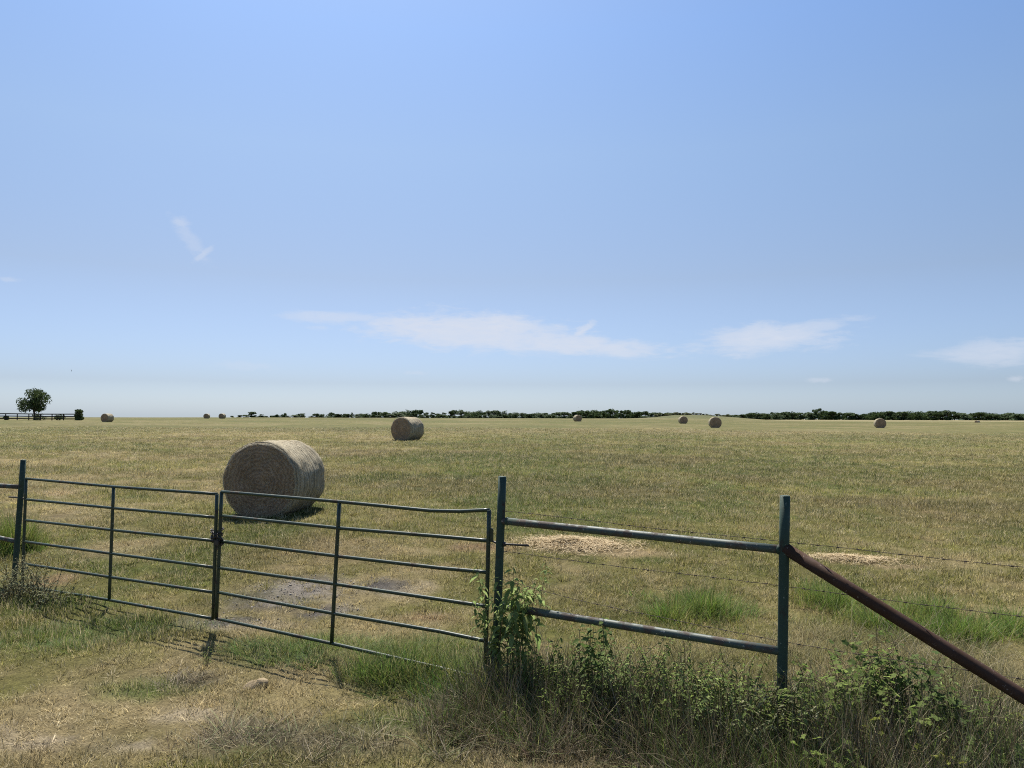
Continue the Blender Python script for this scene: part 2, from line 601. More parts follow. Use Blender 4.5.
def scatter(name, P, scale, rot, tint, var, coll, label, cat):
    n = len(P)
    me = np_mesh(name, P, attrs={
        'isc': ('FLOAT_VECTOR', scale), 'irot': ('FLOAT_VECTOR', rot),
        'tint': ('FLOAT_COLOR', tint), 'ivar': ('INT', var)})
    o = bpy.data.objects.new(name, me); COL.objects.link(o)
    ng = bpy.data.node_groups.new(name + '_nodes', 'GeometryNodeTree')
    ng.interface.new_socket('Geometry', in_out='INPUT', socket_type='NodeSocketGeometry')
    ng.interface.new_socket('Geometry', in_out='OUTPUT', socket_type='NodeSocketGeometry')
    N = ng.nodes
    gi = N.new('NodeGroupInput'); go = N.new('NodeGroupOutput')
    ci = N.new('GeometryNodeCollectionInfo'); ci.inputs['Collection'].default_value = coll
    ci.inputs['Separate Children'].default_value = True; ci.inputs['Reset Children'].default_value = True
    ip = N.new('GeometryNodeInstanceOnPoints'); ip.inputs['Pick Instance'].default_value = True

    def na(nm, dt):
        a = N.new('GeometryNodeInputNamedAttribute'); a.data_type = dt; a.inputs['Name'].default_value = nm
        return a.outputs['Attribute']
    e2r = N.new('FunctionNodeEulerToRotation')
    ng.links.new(na('irot', 'FLOAT_VECTOR'), e2r.inputs[0])
    ng.links.new(e2r.outputs[0], ip.inputs['Rotation'])
    ng.links.new(na('isc', 'FLOAT_VECTOR'), ip.inputs['Scale'])
    ng.links.new(na('ivar', 'INT'), ip.inputs['Instance Index'])
    ng.links.new(gi.outputs[0], ip.inputs['Points'])
    ng.links.new(ci.outputs[0], ip.inputs['Instance'])
    ng.links.new(ip.outputs[0], go.inputs[0])
    md = o.modifiers.new('scatter', 'NODES'); md.node_group = ng
    tag(o, label, cat, kind='stuff')
    return o


def wedge(r0, r1, dens, half=40.0, pad=2.5):
    """random points in the wedge of land in front, dens(r) per square metre"""
    rs = np.linspace(r0, r1, 400); ha = math.radians(half)
    w = dens(rs) * rs * 2 * ha
    cdf = np.concatenate([[0], np.cumsum((w[1:] + w[:-1]) / 2 * np.diff(rs))])
    n = int(cdf[-1])
    rr = np.interp(RNG.uniform(0, cdf[-1], n), cdf, rs)
    a = RNG.uniform(-ha, ha, n)
    x = np.sin(a) * rr + RNG.uniform(-pad, pad, n) * .3; y = np.cos(a) * rr
    return x, y


BALES = []     # filled below, (x, y, radius) kept clear of grass


def lay_grass():
    vs = [tuft('grass_tuft', 26, .075, (.03, .095), (.004, .0075), (.15, 1.0), (.2, 1.1), M['grass'], 100 + i) for i in range(5)]
    vs += [tuft('straw_tuft', 22, .09, (.03, .10), (.003, .006), (.9, 1.5), (-.1, .4), M['grass'], 120 + i, 2) for i in range(3)]
    coll = collection_of('grass_kinds', vs)
    x, y = wedge(3.6, 95, lambda r: 230 * np.minimum(1, (7 / r)) ** 1.55)
    d = np.hypot(x, y)
    keep = RNG.uniform(0, 1, len(x)) > dirt_mask(x, y) * .90
    clump = fbm(x * 1.6, y * 1.6, 200, 3)
    keep &= RNG.uniform(0, 1, len(x)) < np.clip(.35 + 1.6 * (clump - .2), .3, 1)
    x, y, d, clump = x[keep], y[keep], d[keep], clump[keep]
    z = terrain(x, y)
    col = field_color(x, y) * 1.15
    col *= np.exp(RNG.normal(-.02, .26, len(x))).clip(.5, 1.9)[:, None]
    pale_tuft = RNG.uniform(0, 1, len(x)) < .07
    col[pale_tuft] = C(.40, .34, .20) * RNG.uniform(.8, 1.15, pale_tuft.sum())[:, None]
    lush = zmask(Z_LUSH, x, y, 62, .8)
    dryz = zmask(Z_DRY, x, y, 61, .8)
    weed = fence_band(x, y)
    far = np.clip(d / 9, .9, 10) ** .55
    hs = (.65 + .75 * clump + .9 * lush - .3 * dryz + .7 * weed) * RNG.uniform(.7, 1.35, len(x))
    hs *= np.clip(far, .9, 1.7)
    sc = np.stack([far, far, hs], 1)
    rot = np.stack([RNG.normal(0, .12, len(x)), RNG.normal(0, .12, len(x)), RNG.uniform(0, 6.28, len(x))], 1)
    dryness = col[:, 0] / (col[:, 1] + 1e-6)
    straw = RNG.uniform(0, 1, len(x)) < np.clip((dryness - 1.0) * 1.4, .04, .75)
    var = np.where(straw, RNG.integers(5, 8, len(x)), RNG.integers(0, 5, len(x)))
    scatter('grass', np.stack([x, y, z - .004], 1), sc, rot, col, var, coll, 'short patchy green and straw coloured pasture grass', 'grass')
    return len(x)


def fence_s(x, y):
    """distance along and across the fence line (across > 0 on the field side)"""
    L = math.hypot(1, FB)
    return (x + FB * (y - FA)) / L, (y - FA - FB * x) / L


def fence_band(x, y):
    s, t = fence_s(x, y)
    w = fbm(x * 1.7, y * 1.7, 301, 3) - .5
    r = sstep(1.7, 2.6, s)
    lo = sstep(-1.3, -.55, t + .9 * w); hi = 1 - sstep(.1 + .45 * r, .45 + .9 * r, t + .9 * w)
    return lo * hi * sstep(-.45, .0, s)


def lay_tall():
    vs = [tuft('tall_tuft', 46, .14, (.16, .50), (.003, .0058), (.02, .45), (.2, 1.3), M['tall'], 300 + i, 4) for i in range(4)]
    coll = collection_of('tall_kinds', vs)
    X = []; Y = []; H = []
    for (cx, cy, a, b) in Z_TALL:
        b = max(b, .35)
        left = cx < -4
        n = int(min((150 if left else 62) * a * b * math.pi, 600))
        t = RNG.uniform(0, 6.28, n); q = np.abs(RNG.normal(0, .62, n))
        X.append(cx + a * q * np.cos(t)); Y.append(cy + b * q * np.sin(t)); H.append(np.clip(1.0 - .42 * q, .35, 1) * RNG.uniform(.55, 1.15, n) * (1.75 if left else 1.45 if cx < 1.6 else .92))
    # lush strip under the gate: middling height
    for (cx, cy, a, b), hh, dn in zip(Z_LUSH[:4] + [zone(415, 680, 72, 9), zone(455, 694, 42, 11)], (.44, .30, .26, .22, .92, .85), (75, 55, 30, 40, 110, 80)):
        n = int(dn * a * b * math.pi)
        t = RNG.uniform(0, 6.28, n); q = np.sqrt(RNG.uniform(0, 1, n))
        X.append(cx + a * q * np.cos(t)); Y.append(cy + b * q * np.sin(t)); H.append((1.2 - .6 * q) * RNG.uniform(.6, 1.2, n) * hh)
    # thin mixed longer grass on the field side of the pipe rails
    ntall = sum(len(q) for q in X)
    for (cx, cy, a, b), hh, dn in ((zone(905, 670, 130, 40), .62, 34), (zone(680, 668, 130, 26), .55, 26), (zone(985, 690, 60, 30), .7, 34), (zone(640, 600, 120, 26), .28, 16)):
        n = int(dn * a * b * math.pi)
        t = RNG.uniform(0, 6.28, n); q = np.sqrt(RNG.uniform(0, 1, n))
        X.append(cx + a * q * np.cos(t)); Y.append(cy + b * q * np.sin(t)); H.append((1.1 - .5 * q) * RNG.uniform(.5, 1.25, n) * hh)
    nmix = sum(len(q) for q in X)
    # sparse longer grass through the fence line
    x, y = wedge(4, 9, lambda r: 60 + 0 * r)
    k = RNG.uniform(0, 1, len(x)) < fence_band(x, y)
    X.append(x[k]); Y.append(y[k]); H.append(RNG.uniform(.35, 1.0, k.sum()) * (.35 + .65 * fence_band(x[k], y[k])))
    x = np.concatenate(X); y = np.concatenate(Y); h = np.concatenate(H)
    z = terrain(x, y)
    col = np.stack([RNG.uniform(.085, .16, len(x)), RNG.uniform(.145, .205, len(x)), RNG.uniform(.026, .046, len(x))], 1)
    mixk = RNG.uniform(0, 1, nmix - ntall)[:, None]
    col[ntall:nmix] = (C(.13, .14, .05) * mixk + C(.25, .21, .11) * (1 - mixk)) * RNG.uniform(.75, 1.15, nmix - ntall)[:, None]
    sc = np.stack([.8 + .3 * h, .8 + .3 * h, h], 1)
    rot = np.stack([RNG.normal(0, .1, len(x)), RNG.normal(0, .1, len(x)), RNG.uniform(0, 6.28, len(x))], 1)
    scatter('tall_grass', np.stack([x, y, z - .01], 1), sc, rot, col, RNG.integers(0, 4, len(x)), coll, 'long green grass in tufts along the fence and gate', 'tall grass')


def lay_dead():
    vs = [tuft('dead_tuft', 34, .12, (.12, .42), (.0025, .005), (.1, 1.25), (-.5, 1.3), M['dead'], 400 + i, 4) for i in range(5)]
    coll = collection_of('dead_kinds', vs)
    x, y = wedge(3.8, 9.5, lambda r: 290 + 0 * r)
    s, t = fence_s(x, y)
    k = RNG.uniform(0, 1, len(x)) < fence_band(x, y)
    fb = fence_band(x, y)
    zd = zmask(Z_DEAD, x, y, 63, .8)
    k2 = (~k) & (RNG.uniform(0, 1, len(x)) < zd * .22)
    xl, yl = wedge(9, 11.5, lambda r: 200 + 0 * r)
    cl = zmask([zone(18, 585, 42, 18)], xl, yl, 88, .6)
    kl = RNG.uniform(0, 1, len(xl)) < cl
    X = np.concatenate([x[k], x[k2], xl[kl]]); Y = np.concatenate([y[k], y[k2], yl[kl]])
    H = np.concatenate([RNG.uniform(.6, 1.65, k.sum()) * (.4 + .65 * fb[k]) * (.75 + .5 * fbm(x[k] * 1.8, y[k] * 1.8, 9, 2)), RNG.uniform(.22, .45, k2.sum()), RNG.uniform(.5, 1.0, kl.sum())])
    n = len(X)
    br = RNG.uniform(0, 1, n)[:, None]
    col = (C(.115, .074, .048) * br + C(.085, .078, .046) * (1 - br)) * RNG.uniform(.6, 1.25, n)[:, None]
    g = RNG.uniform(0, 1, n) < .5
    col[g] = C(.090, .122, .036) * RNG.uniform(.7, 1.3, g.sum())[:, None]
    g = RNG.uniform(0, 1, n) < .30
    col[g] = C(.22, .18, .115) * RNG.uniform(.6, 1.3, g.sum())[:, None]
    sc = np.stack([.8 + .35 * H, .8 + .35 * H, H], 1)
    rot = np.stack([RNG.normal(0, .3, n), RNG.normal(0, .3, n), RNG.uniform(0, 6.28, n)], 1)
    scatter('dead_weeds', np.stack([X, Y, terrain(X, Y) - .01], 1), sc, rot, col, RNG.integers(0, 5, n), coll, 'tangled brown and grey dead weeds along the fence', 'dead weeds')


def lay_gravel():
    obs = []
    for i in range(4):
        g = np.random.default_rng(500 + i)
        mb = MB(); v = []
        for a in range(5):
            for b in range(8):
                th = math.pi * (a + .5) / 5; ph = 2 * math.pi * b / 8
                k = g.uniform(.75, 1.15)
                v.append((math.sin(th) * math.cos(ph) * k, math.sin(th) * math.sin(ph) * k * .8, math.cos(th) * .6 * k))
        f = [(a * 8 + b, a * 8 + (b + 1) % 8, (a + 1) * 8 + (b + 1) % 8, (a + 1) * 8 + b)[::-1] for a in range(4) for b in range(8)]
        f += [tuple(range(8)), tuple(range(32, 40))[::-1]]
        mb.add(v, f)
        o = mb.build('pebble', M['pebble']); COL.objects.unlink(o); obs.append(o)
    coll = collection_of('pebble_kinds', obs)
    x, y = wedge(4, 14, lambda r: 900 + 0 * r)
    k = RNG.uniform(0, 1, len(x)) < dirt_mask(x, y) * .8
    x, y = x[k], y[k]; n = len(x)
    s = RNG.lognormal(-5.2, .45, n).clip(.003, .022)
    col = np.broadcast_to(C(.24, .22, .195), (n, 3)) * RNG.uniform(.4, 1.5, n)[:, None]
    scatter('gravel', np.stack([x, y, terrain(x, y) + s * .2], 1), np.stack([s, s, s], 1), np.stack([RNG.normal(0, .3, n), RNG.normal(0, .3, n), RNG.uniform(0, 6.3, n)], 1), col, RNG.integers(0, 4, n), coll, 'grey gravel scattered on the bare soil by the gate', 'gravel')


def _pebble():
    t = NT('pebble_stone')
    c = t.attr('tint', 'INSTANCER')
    return t.done(t.bsdf(c, .9, None, .1))


M['pebble'] = _pebble()
lay_grass(); lay_tall(); lay_dead(); lay_gravel()


# long pale stalks arching through the fence line
def stalks():
    mb = MB()
    g = np.random.default_rng(31)

    def stalk(b, az, length, lean, curl, r=.0022):
        p = Vector(b); pts = [p.copy()]; ang = lean
        for i in range(7):
            st = length / 7
            p = p + Vector((math.sin(ang) * math.cos(az), math.sin(ang) * math.sin(az), math.cos(ang))) * st
            pts.append(p.copy()); ang += curl / 7
        mb.tube(pts, [r * (1 - .1 * i) for i in range(8)], 4, False)
    for px, py, n in ((850, 705, 9), (900, 690, 8), (950, 700, 9), (1000, 690, 7), (820, 740, 8), (900, 755, 12), (980, 750, 10), (760, 720, 8), (560, 690, 8), (500, 690, 9), (640, 735, 9), (700, 745, 9), (880, 660, 6)):
        c = ground(px, py)
        for _ in range(int(n * 2.2)):
            x = c.x + g.normal(0, .24); y = c.y + g.normal(0, .20)
            stalk((x, y, tz(x, y) - .02), g.uniform(0, 6.28), g.uniform(.35, .85), g.uniform(.1, .9), g.uniform(.1, 1.1), g.uniform(.0014, .0028))
    o = mb.build('dry_stalks', M['stalk'])
    tag(o, 'long pale dry grass stalks arching over the weeds by the fence', 'dry stalks', kind='stuff')


stalks()


def hay_pile(px, py, rx, ry, hgt, n, label, seed):
    cx, cy, a, b = zone(px, py, rx, ry)
    g = np.random.default_rng(seed)
    mb = MB()
    for _ in range(n):
        t = g.uniform(0, 6.28); q = abs(g.normal(0, .5))
        x = cx + a * q * math.cos(t); y = cy + b * q * math.sin(t)
        top = hgt * math.exp(-(q / .75) ** 2) * (.5 + float(vnoise(np.array([x * 5]), np.array([y * 5]), seed)[0]))
        z = tz(x, y) + g.uniform(.0, 1) * top + .02
        L = g.uniform(.05, .17); w = g.uniform(.003, .006); aa = g.uniform(0, 6.28); e = g.normal(0, .25)
        d = Vector((math.cos(aa) * math.cos(e), math.sin(aa) * math.cos(e), math.sin(e))) * L / 2
        s = Vector((-math.sin(aa), math.cos(aa), g.normal(0, .5))).normalized() * w / 2
        p = Vector((x, y, z)); m = p + Vector((0, 0, L * .06))
        mb.add([p - d - s, p - d + s, m + s, m - s, p + d + s, p + d - s], [(0, 1, 2, 3), (3, 2, 4, 5)])
    o = mb.build('hay_pile', M['straw'], None, False)
    tag(o, label, 'hay pile', 'loose hay left on the field')


hay_pile(575, 546, 58, 8, .09, 7500, 'larger heap of loose pale hay behind the top pipe rail', 1)
hay_pile(852, 560, 58, 4.5, .05, 1700, 'thin row of loose pale hay beyond the rusty brace', 2)


# ------------------------------------------------------------------ hay bales
BR, BL = .75, 1.36


def bale_meshes():
    nt, nv = 120, 44
    th = np.linspace(0, 2 * np.pi, nt, endpoint=False); v = np.linspace(-1, 1, nv)
    # finer towards the rims so that they round off
    v = np.sign(v) * (1 - (1 - np.abs(v)) ** 1.5)
    T, Vv = np.meshgrid(th, v)
    e = np.clip((np.abs(Vv) - .88) / .12, 0, 1)
    rad = BR - .055 * e ** 2.2
    cx, cz = np.cos(T) * 3, np.sin(T) * 3
    rad += (fbm(cx * .8 + 1.5 * Vv, cz * .8, 12, 2) - .5) * .05
    rad += (fbm(cx * 2 + 5 * Vv, cz * 2, 11, 4) - .5) * .03
    rad += (fbm(np.round(Vv * 9) * 3.1, Vv * 0 + 2, 14, 1) - .5) * .018 * (1 - e)
    rad += (vnoise(cx * 9, cz * 9 + Vv * 30, 15) - .5) * .014
    x = np.cos(T) * rad * 1.015; z = np.sin(T) * rad * .985
    y = Vv * BL / 2
    lim = -.655
    z = np.where(z < lim, lim + (z - lim) * .1, z)
    x = x * (1 + .03 * np.clip(-z, 0, 1))
    side = np.stack([x, y, z], -1).reshape(-1, 3)
    i = np.arange(nv - 1)[:, None]; j = np.arange(nt)[None, :]; j2 = (j + 1) % nt
    q = np.stack([i * nt + j, i * nt + j2, (i + 1) * nt + j2, (i + 1) * nt + j], -1).reshape(-1, 4)
    m_side = np_mesh('net_wrap', side, quads=q[:, ::-1] if False else q, mat=M['side'])
    ends = []
    for sg, row in ((-1, 0), (1, nv - 1)):
        rim = np.stack([x[row], z[row]], 1)
        rings = np.linspace(0, 1, 22)
        P = []
        for k in rings:
            p = rim * k
            r = np.hypot(p[:, 0], p[:, 1])
            bulge = .045 * (1 - k ** 2) + (fbm(p[:, 0] * 7 + 50 * (sg + 1), p[:, 1] * 7, 21, 4) - .5) * .055 * (1 - k ** 6) + np.sin(r * 46 + np.arctan2(p[:, 1], p[:, 0])) * .003 * (1 - k ** 8)
            P.append(np.stack([p[:, 0], sg * (BL / 2 + bulge), p[:, 1]], 1))
        P = np.concatenate(P)
        n = len(rings)
        i = np.arange(n - 1)[:, None]
        qq = np.stack([i * nt + j, i * nt + j2, (i + 1) * nt + j2, (i + 1) * nt + j], -1).reshape(-1, 4)
        if sg < 0: qq = qq[:, ::-1]
        ends.append(np_mesh('end_face', P, quads=qq, mat=M['end']))
    # loose straws standing off the surface
    g = np.random.default_rng(9)
    mb = MB()
    for k in range(8500):
        if g.uniform() < .55:
            t = g.uniform(0, 6.28); yv = g.uniform(-.5, .5) * BL
            p = Vector((math.cos(t) * BR, yv, max(math.sin(t) * BR * .985, -.66))); nrm = Vector((math.cos(t), 0, math.sin(t)))
        else:
            t = g.uniform(0, 6.28); q_ = BR * math.sqrt(g.uniform(0, .98)); sg = g.choice([-1, 1])
            p = Vector((math.cos(t) * q_, sg * (BL / 2 + .03 * (1 - (q_ / BR) ** 2)), max(math.sin(t) * q_, -.65))); nrm = Vector((0, sg, 0))
        d = Vector((g.normal(), g.normal(), g.normal()))
        d = (d - nrm * d.dot(nrm)).normalized() + nrm * g.uniform(.0, .55)
        d = d.normalized() * g.uniform(.03, .11)
        s = d.cross(nrm).normalized() * g.uniform(.0012, .0028)
        mb.add([p - s, p + s, p + d], [(0, 1, 2)])
    return m_side, ends, mb


m_side, m_ends, m_hair = bale_meshes()


def bale(label, x, y, az, scale=1.0, sink=0.0, hairs=False, first=[None]):
    root = empty('hay_bale', (x, y, tz(x, y) + .64 * scale - sink), -R(az))
    root.scale = (scale,) * 3
    tag(root, label, 'hay bale', 'round hay bales lying in the field')
    for nm, me in (('net_wrap', m_side), ('end_face', m_ends[0]), ('end_face', m_ends[1])):
        o = bpy.data.objects.new(nm, me); COL.objects.link(o); o.parent = root
    if hairs:
        if first[0] is None:
            first[0] = m_hair.build('loose_straw', M['straw'], root, False)
        else:
            o = first[0].copy(); COL.objects.link(o); o.parent = root
    return root


def bale_at(label, px, y, az, **k):
    bale(label, ray(px, 430).x * y, y, az, **k)


bale_at('large round hay bale standing closest behind the gate', 276.5, 15.7, 8.5, hairs=True, scale=1.04)
bale_at('round hay bale in mid field, second largest, above the gate', 407.5, 49.5, 28, hairs=True, scale=1.07)
bale_at('dark round hay bale below the grassy knoll, lower one of two there', 715, 106, 7, scale=1.07)
bale_at('smaller round hay bale beside the grassy knoll, upper one of two there', 683, 155, -2, scale=1.07)
bale_at('round hay bale alone in front of the long dark treeline', 880, 122, 15, scale=1.07)
bale_at('small round hay bale by the middle trees under a tiny bird', 577.5, 178, -20, scale=1.07)
bale_at('round hay bale next to the dark bush at the board fence end', 107, 138, 14, scale=1.07)
bale_at('tiny round hay bale on the ridge, darker one of a close pair', 222, 228, 8, scale=1.07)
bale_at('tiny round hay bale on the ridge, paler one of a close pair', 206.5, 236, -4, scale=1.07)
bale_at('tiny half hidden hay bale in the pale strip by the treeline', 977.5, 262, 70, scale=.85, sink=.45)


# ------------------------------------------------------------------ pipe fences, gate, wire
def pipe(name, a, b, r, mat, parent, bend=None, seg=14):
    pts = [a] + (bend or []) + [b]
    full = []
    for i in range(len(pts) - 1):
        for k in range(6):
            full.append(Vector(pts[i]).lerp(Vector(pts[i + 1]), k / 6))
    full.append(Vector(pts[-1]))
    mb = MB(); mb.tube(full, r, seg)
    o = mb.build(name, mat, parent)
    return o


def flat_caps(o):
    for p in o.data.polygons:
        if len(p.vertices) > 4: p.use_smooth = False


def to_ground(p_top, p_low):
    """extend a leaning post down into the soil"""
    d = (p_low - p_top); t = (p_top.z + .25) / (p_top.z - p_low.z)
    return p_top + d * t


def fence_thing(name, label, cat, group=None):
    t = empty(name, (0, 0, 0)); tag(t, label, cat, group); return t


ROOTS = []
right = fence_thing('pipe_fence', 'green pipe fence panel with rusty maroon brace right of the gate', 'pipe fence', 'pipe fence panels beside the gate')
pa_t, pa_l = on_fence(502.4, 476.5), on_fence(496.2, 652)
pa = pipe('post', pa_t, to_ground(pa_t, pa_l), .0345, M['post'], right, seg=20)
pb_t, pb_l = on_fence(785, 495.6), on_fence(782.6, 649)
pb = pipe('post', pb_t, to_ground(pb_t, pb_l), .0345, M['post'], right, seg=20)
pipe('rail', on_fence(502, 520.8), on_fence(783.5, 549.8), .030, M['rail'], right, seg=18)
pipe('rail', on_fence(497.5, 605.6), on_fence(782.5, 651.4), .030, M['rail'], right, seg=18)
b0, b1 = on_fence(784.5, 548), on_fence(1024, 697)
bd = b1 - b0
pipe('brace', b0, b0 + bd * ((b0.z + .15) / (b0.z - b1.z)), .0415, M['brace'], right, seg=18)
for (px, py) in ((507.5, 521.3), (779, 549.4), (503, 606.6)):
    c = on_fence(px, py); d = Vector((1, FB, -.08)).normalized()
    mb = MB(); mb.tube([c - d * .012, c, c + d * .012], [.031, .036, .031], 14)
    mb.build('weld_collar', M['post'], right)

left = fence_thing('pipe_fence', 'green pipe fence panel running off left of the gate', 'pipe fence', 'pipe fence panels beside the gate')
pc_t, pc_l = on_fence(23.4, 459.8), on_fence(16.0, 556.8)
pipe('post', pc_t, to_ground(pc_t, pc_l), .0345, M['post'], left, seg=18)
q0, q1 = on_fence(19.5, 486.9), on_fence(0, 485.7)
u = (q1 - q0)
far_end = q0 + u * 9
pipe('rail', q0, far_end, .030, M['rail'], left, seg=16)
q2, q3 = on_fence(16.5, 541.5), on_fence(0, 538)
pipe('rail', q2, q2 + (q3 - q2) * (9 * u.length / (q3 - q2).length), .030, M['rail'], left, seg=16)
pe = Vector((far_end.x, far_end.y, 0))
pipe('post', pe + Vector((0, 0, tz(pe.x, pe.y) + 1.5)), pe + Vector((0, 0, -.2)), .0345, M['post'], left, seg=16)


def gate(label, rails, stiles, rail_r=.0165, stile_r=.0185):
    g = fence_thing('pipe_gate', label, 'gate', 'two leaves of the pipe gate')
    for pts in rails:
        P = [on_fence(*p) for p in pts]
        pipe('rail', P[0], P[-1], rail_r, M['gate'], g, P[1:-1], 10)
    for a, b in stiles:
        pipe('stile', on_fence(*a), on_fence(*b), stile_r, M['gate'], g, seg=12)
    return g


ga = gate('left leaf of the dark green gate, hung on the far post',
          [[(26.2, 478.6), (113.6, 486.7), (217, 494)], [(25.4, 499.3), (112.8, 508), (216.4, 517.5)], [(24.6, 520), (112, 530), (215.4, 541)],
           [(23.8, 541.6), (111, 553.5), (214.6, 567.5)], [(23, 563.7), (110.2, 577), (213.8, 592.4)], [(22.2, 586), (109.2, 600), (213, 618.6)]],
          [((26.2, 478.6), (22.2, 586)), ((113.6, 487), (109.2, 600)), ((217, 494), (213, 618.6))])
gb = gate('right leaf of the dark green gate, with bent top rail',
          [[(221.6, 491.7), (339.4, 501.7), (430, 510.6), (460, 511.3), (489.2, 509.9)], [(220.6, 515.8), (338, 528), (440, 536.4), (488.4, 540.8)], [(219.4, 541.2), (336.4, 556), (440, 568), (487.2, 572.2)],
           [(218.2, 567.7), (334.8, 584), (440, 599.4), (486.4, 606.4)], [(217.2, 592.2), (333.2, 613.4), (440, 631.5), (485.6, 641)], [(216.4, 618.6), (331.6, 643.4), (440, 668), (485, 679)]],
          [((221.6, 491.7), (216.4, 618.6)), ((339.4, 502), (331.6, 643.6)), ((489.2, 509.9), (485, 679))])
# hinge plates and the threaded hinge rods
L = math.hypot(1, FB); fx, fy = 1 / L, FB / L
frz = math.atan2(fy, fx)
c = on_fence(491.6, 535)
mb = MB(); mb.box(c, .030, .012, .115, frz); mb.build('hinge_plate', M['gate'], gb, False)
c = on_fence(487.5, 648)
mb = MB(); mb.box(c + Vector((.02 * fx, .02 * fy, 0)), .05, .03, .10, frz); mb.build('hinge_plate', M['gate'], gb, False)
mb = MB(); mb.tube([on_fence(492.2, 541), on_fence(495.5, 542.5), on_fence(500, 543.8), on_fence(528.6, 545.6)], .0085, 10)
mb.box(on_fence(504.6, 544.2), .014, .034, .034, frz)
mb.build('hinge_rod', M['steel'], right, True)
mb = MB(); mb.tube([on_fence(9, 497), on_fence(17, 497.5), on_fence(25, 498.8)], .010, 10)
mb.build('hinge_rod', M['steel'], left, True)


def chain():
    """a short chain wound round the two meeting stiles, with a padlock"""
    c = on_fence(217.2, 536.5); z0 = c.z
    root = empty('gate_chain', (c.x, c.y, z0))
    tag(root, 'dark chain and padlock tying the two gate leaves together', 'chain')
    g = np.random.default_rng(3)
    mb = MB()
    along = Vector((fx, fy, 0)); across = Vector((-fy, fx, 0))
    turns = 3.2; n = 62
    pts = []
    for i in range(n):
        t = i / n * turns * 2 * math.pi
        a = .072 + .016 * math.sin(t * .7)
        pts.append(along * math.cos(t) * a + across * math.sin(t) * .036 + Vector((0, 0, .075 - .15 * i / n + .016 * math.sin(2.3 * t))))
    for i in range(n - 1):
        p, q = pts[i], pts[i + 1]
        d = (q - p).normalized(); s = d.cross(Vector((0, 0, 1))).normalized()
        if i % 2: s = Vector((0, 0, 1))
        loop = []
        for k in range(9):
            a = 2 * math.pi * k / 8
            loop.append((p + q) / 2 + d * math.cos(a) * (q - p).length * .62 + s * math.sin(a) * .013)
        mb.tube(loop, .0055, 5, False)
    mb.build('chain_links', M['steel'], root)
    mb = MB()
    b = along * .052 - across * .045 + Vector((0, 0, -.055))
    mb.box(b, .052, .022, .050, frz)
    o = mb.build('padlock_body', M['steel'], root, False)
    mb = MB()
    sh = [b + along * (.014 * math.cos(a)) + Vector((0, 0, .018 + .022 * math.sin(a))) for a in np.linspace(0, math.pi, 9)]
    mb.tube(sh, .0035, 6)
    mb.build('shackle', M['steel'], root)
    mb = MB()
    e = b + along * .004
    for k in range(3):
        cc = e + Vector((0, 0, -.03 - .016 * k))
        loop = [cc + (along if k % 2 else across) * .007 * math.cos(a) + Vector((0, 0, .011 * math.sin(a))) for a in np.linspace(0, 2 * math.pi, 9)]
        mb.tube(loop, .003, 5, False)
    mb.build('chain_tail', M['steel'], root)


chain()


def barbed(label, pts, seed):
    g = np.random.default_rng(seed)
    P = [on_fence(px, py, .048) for px, py in pts]
    P.append(P[-1] + (P[-1] - P[-2]) * .9)
    mb = MB()
    dense = []
    for i in range(len(P) - 1):
        n = max(2, int((P[i + 1] - P[i]).length / .03))
        for k in range(n):
            dense.append(P[i].lerp(P[i + 1], k / n))
    dense.append(P[-1])
    dense = [p + Vector((0, 0, .004 * math.sin(i * .09 + seed) + g.normal(0, .0008))) for i, p in enumerate(dense)]
    # two strands twisted round one another
    for ph in (0, math.pi):
        st = [p + Vector((0, math.cos(i * 1.1 + ph), math.sin(i * 1.1 + ph))) * .0016 for i, p in enumerate(dense)]
        mb.tube(st, .0014, 4, False)
    for i in range(2, len(dense) - 1, 4):
        p = dense[i]; d = (dense[i + 1] - p).normalized()
        for k in range(4):
            a = g.uniform(0, 6.28)
            s = Vector((0, math.cos(a), math.sin(a)))
            mb.tube([p + d * .004 * (k - 1.5), p + s * .017 + d * .008 * (k - 1.5)], [.0017, .0007], 4, False)
        q = [p - d * .008, p + d * .008]
        mb.tube(q, .0042, 5)
    o = mb.build('barbed_wire', M['wire'])
    tag(o, label, 'barbed wire', 'barbed wires along the pipe fence')


barbed('rusty barbed wire strand, uppermost, just above the top pipe rail', [(500, 511), (596, 521), (655.6, 528), (780, 541.8), (900, 554), (1024, 566.8)], 1)
barbed('rusty barbed wire strand, middle one, halfway between the two pipe rails', [(500, 551), (562, 559), (607, 564.5), (663, 571.7), (780, 586), (900, 601), (1024, 617)], 2)
barbed('rusty barbed wire strand, lowest, close to the lower pipe rail', [(497, 578), (575, 599), (627, 610.6), (700, 626), (780, 641), (880, 657), (974, 671.7), (1024, 680)], 3)


# ------------------------------------------------------------------ leafy weeds
def leaf_shape(mb, p, d, up, length, width, col, fold=.25, droop=.3):
    """a pointed leaf folded along its midrib and drooping to its tip"""
    d = d.normalized(); s = d.cross(up)
    s = s.normalized() if s.length > 1e-4 else d.orthogonal().normalized()
    n = s.cross(d).normalized()
    v = []
    prof = [(0, .0), (.28, .82), (.55, 1.0), (.8, .55), (1, 0)]
    for t, w in prof:
        c = p + d * length * t - Vector((0, 0, 1)) * droop * length * t * t
        e = width * .5 * w
        if w == 0:
            v.append(c)
        else:
            v += [c - s * e + n * e * fold, c, c + s * e + n * e * fold]
    mb.add(v, [(0, 2, 1), (0, 3, 2), (1, 2, 5, 4), (2, 3, 6, 5), (4, 5, 8, 7), (5, 6, 9, 8), (7, 8, 10), (8, 9, 10)], col)


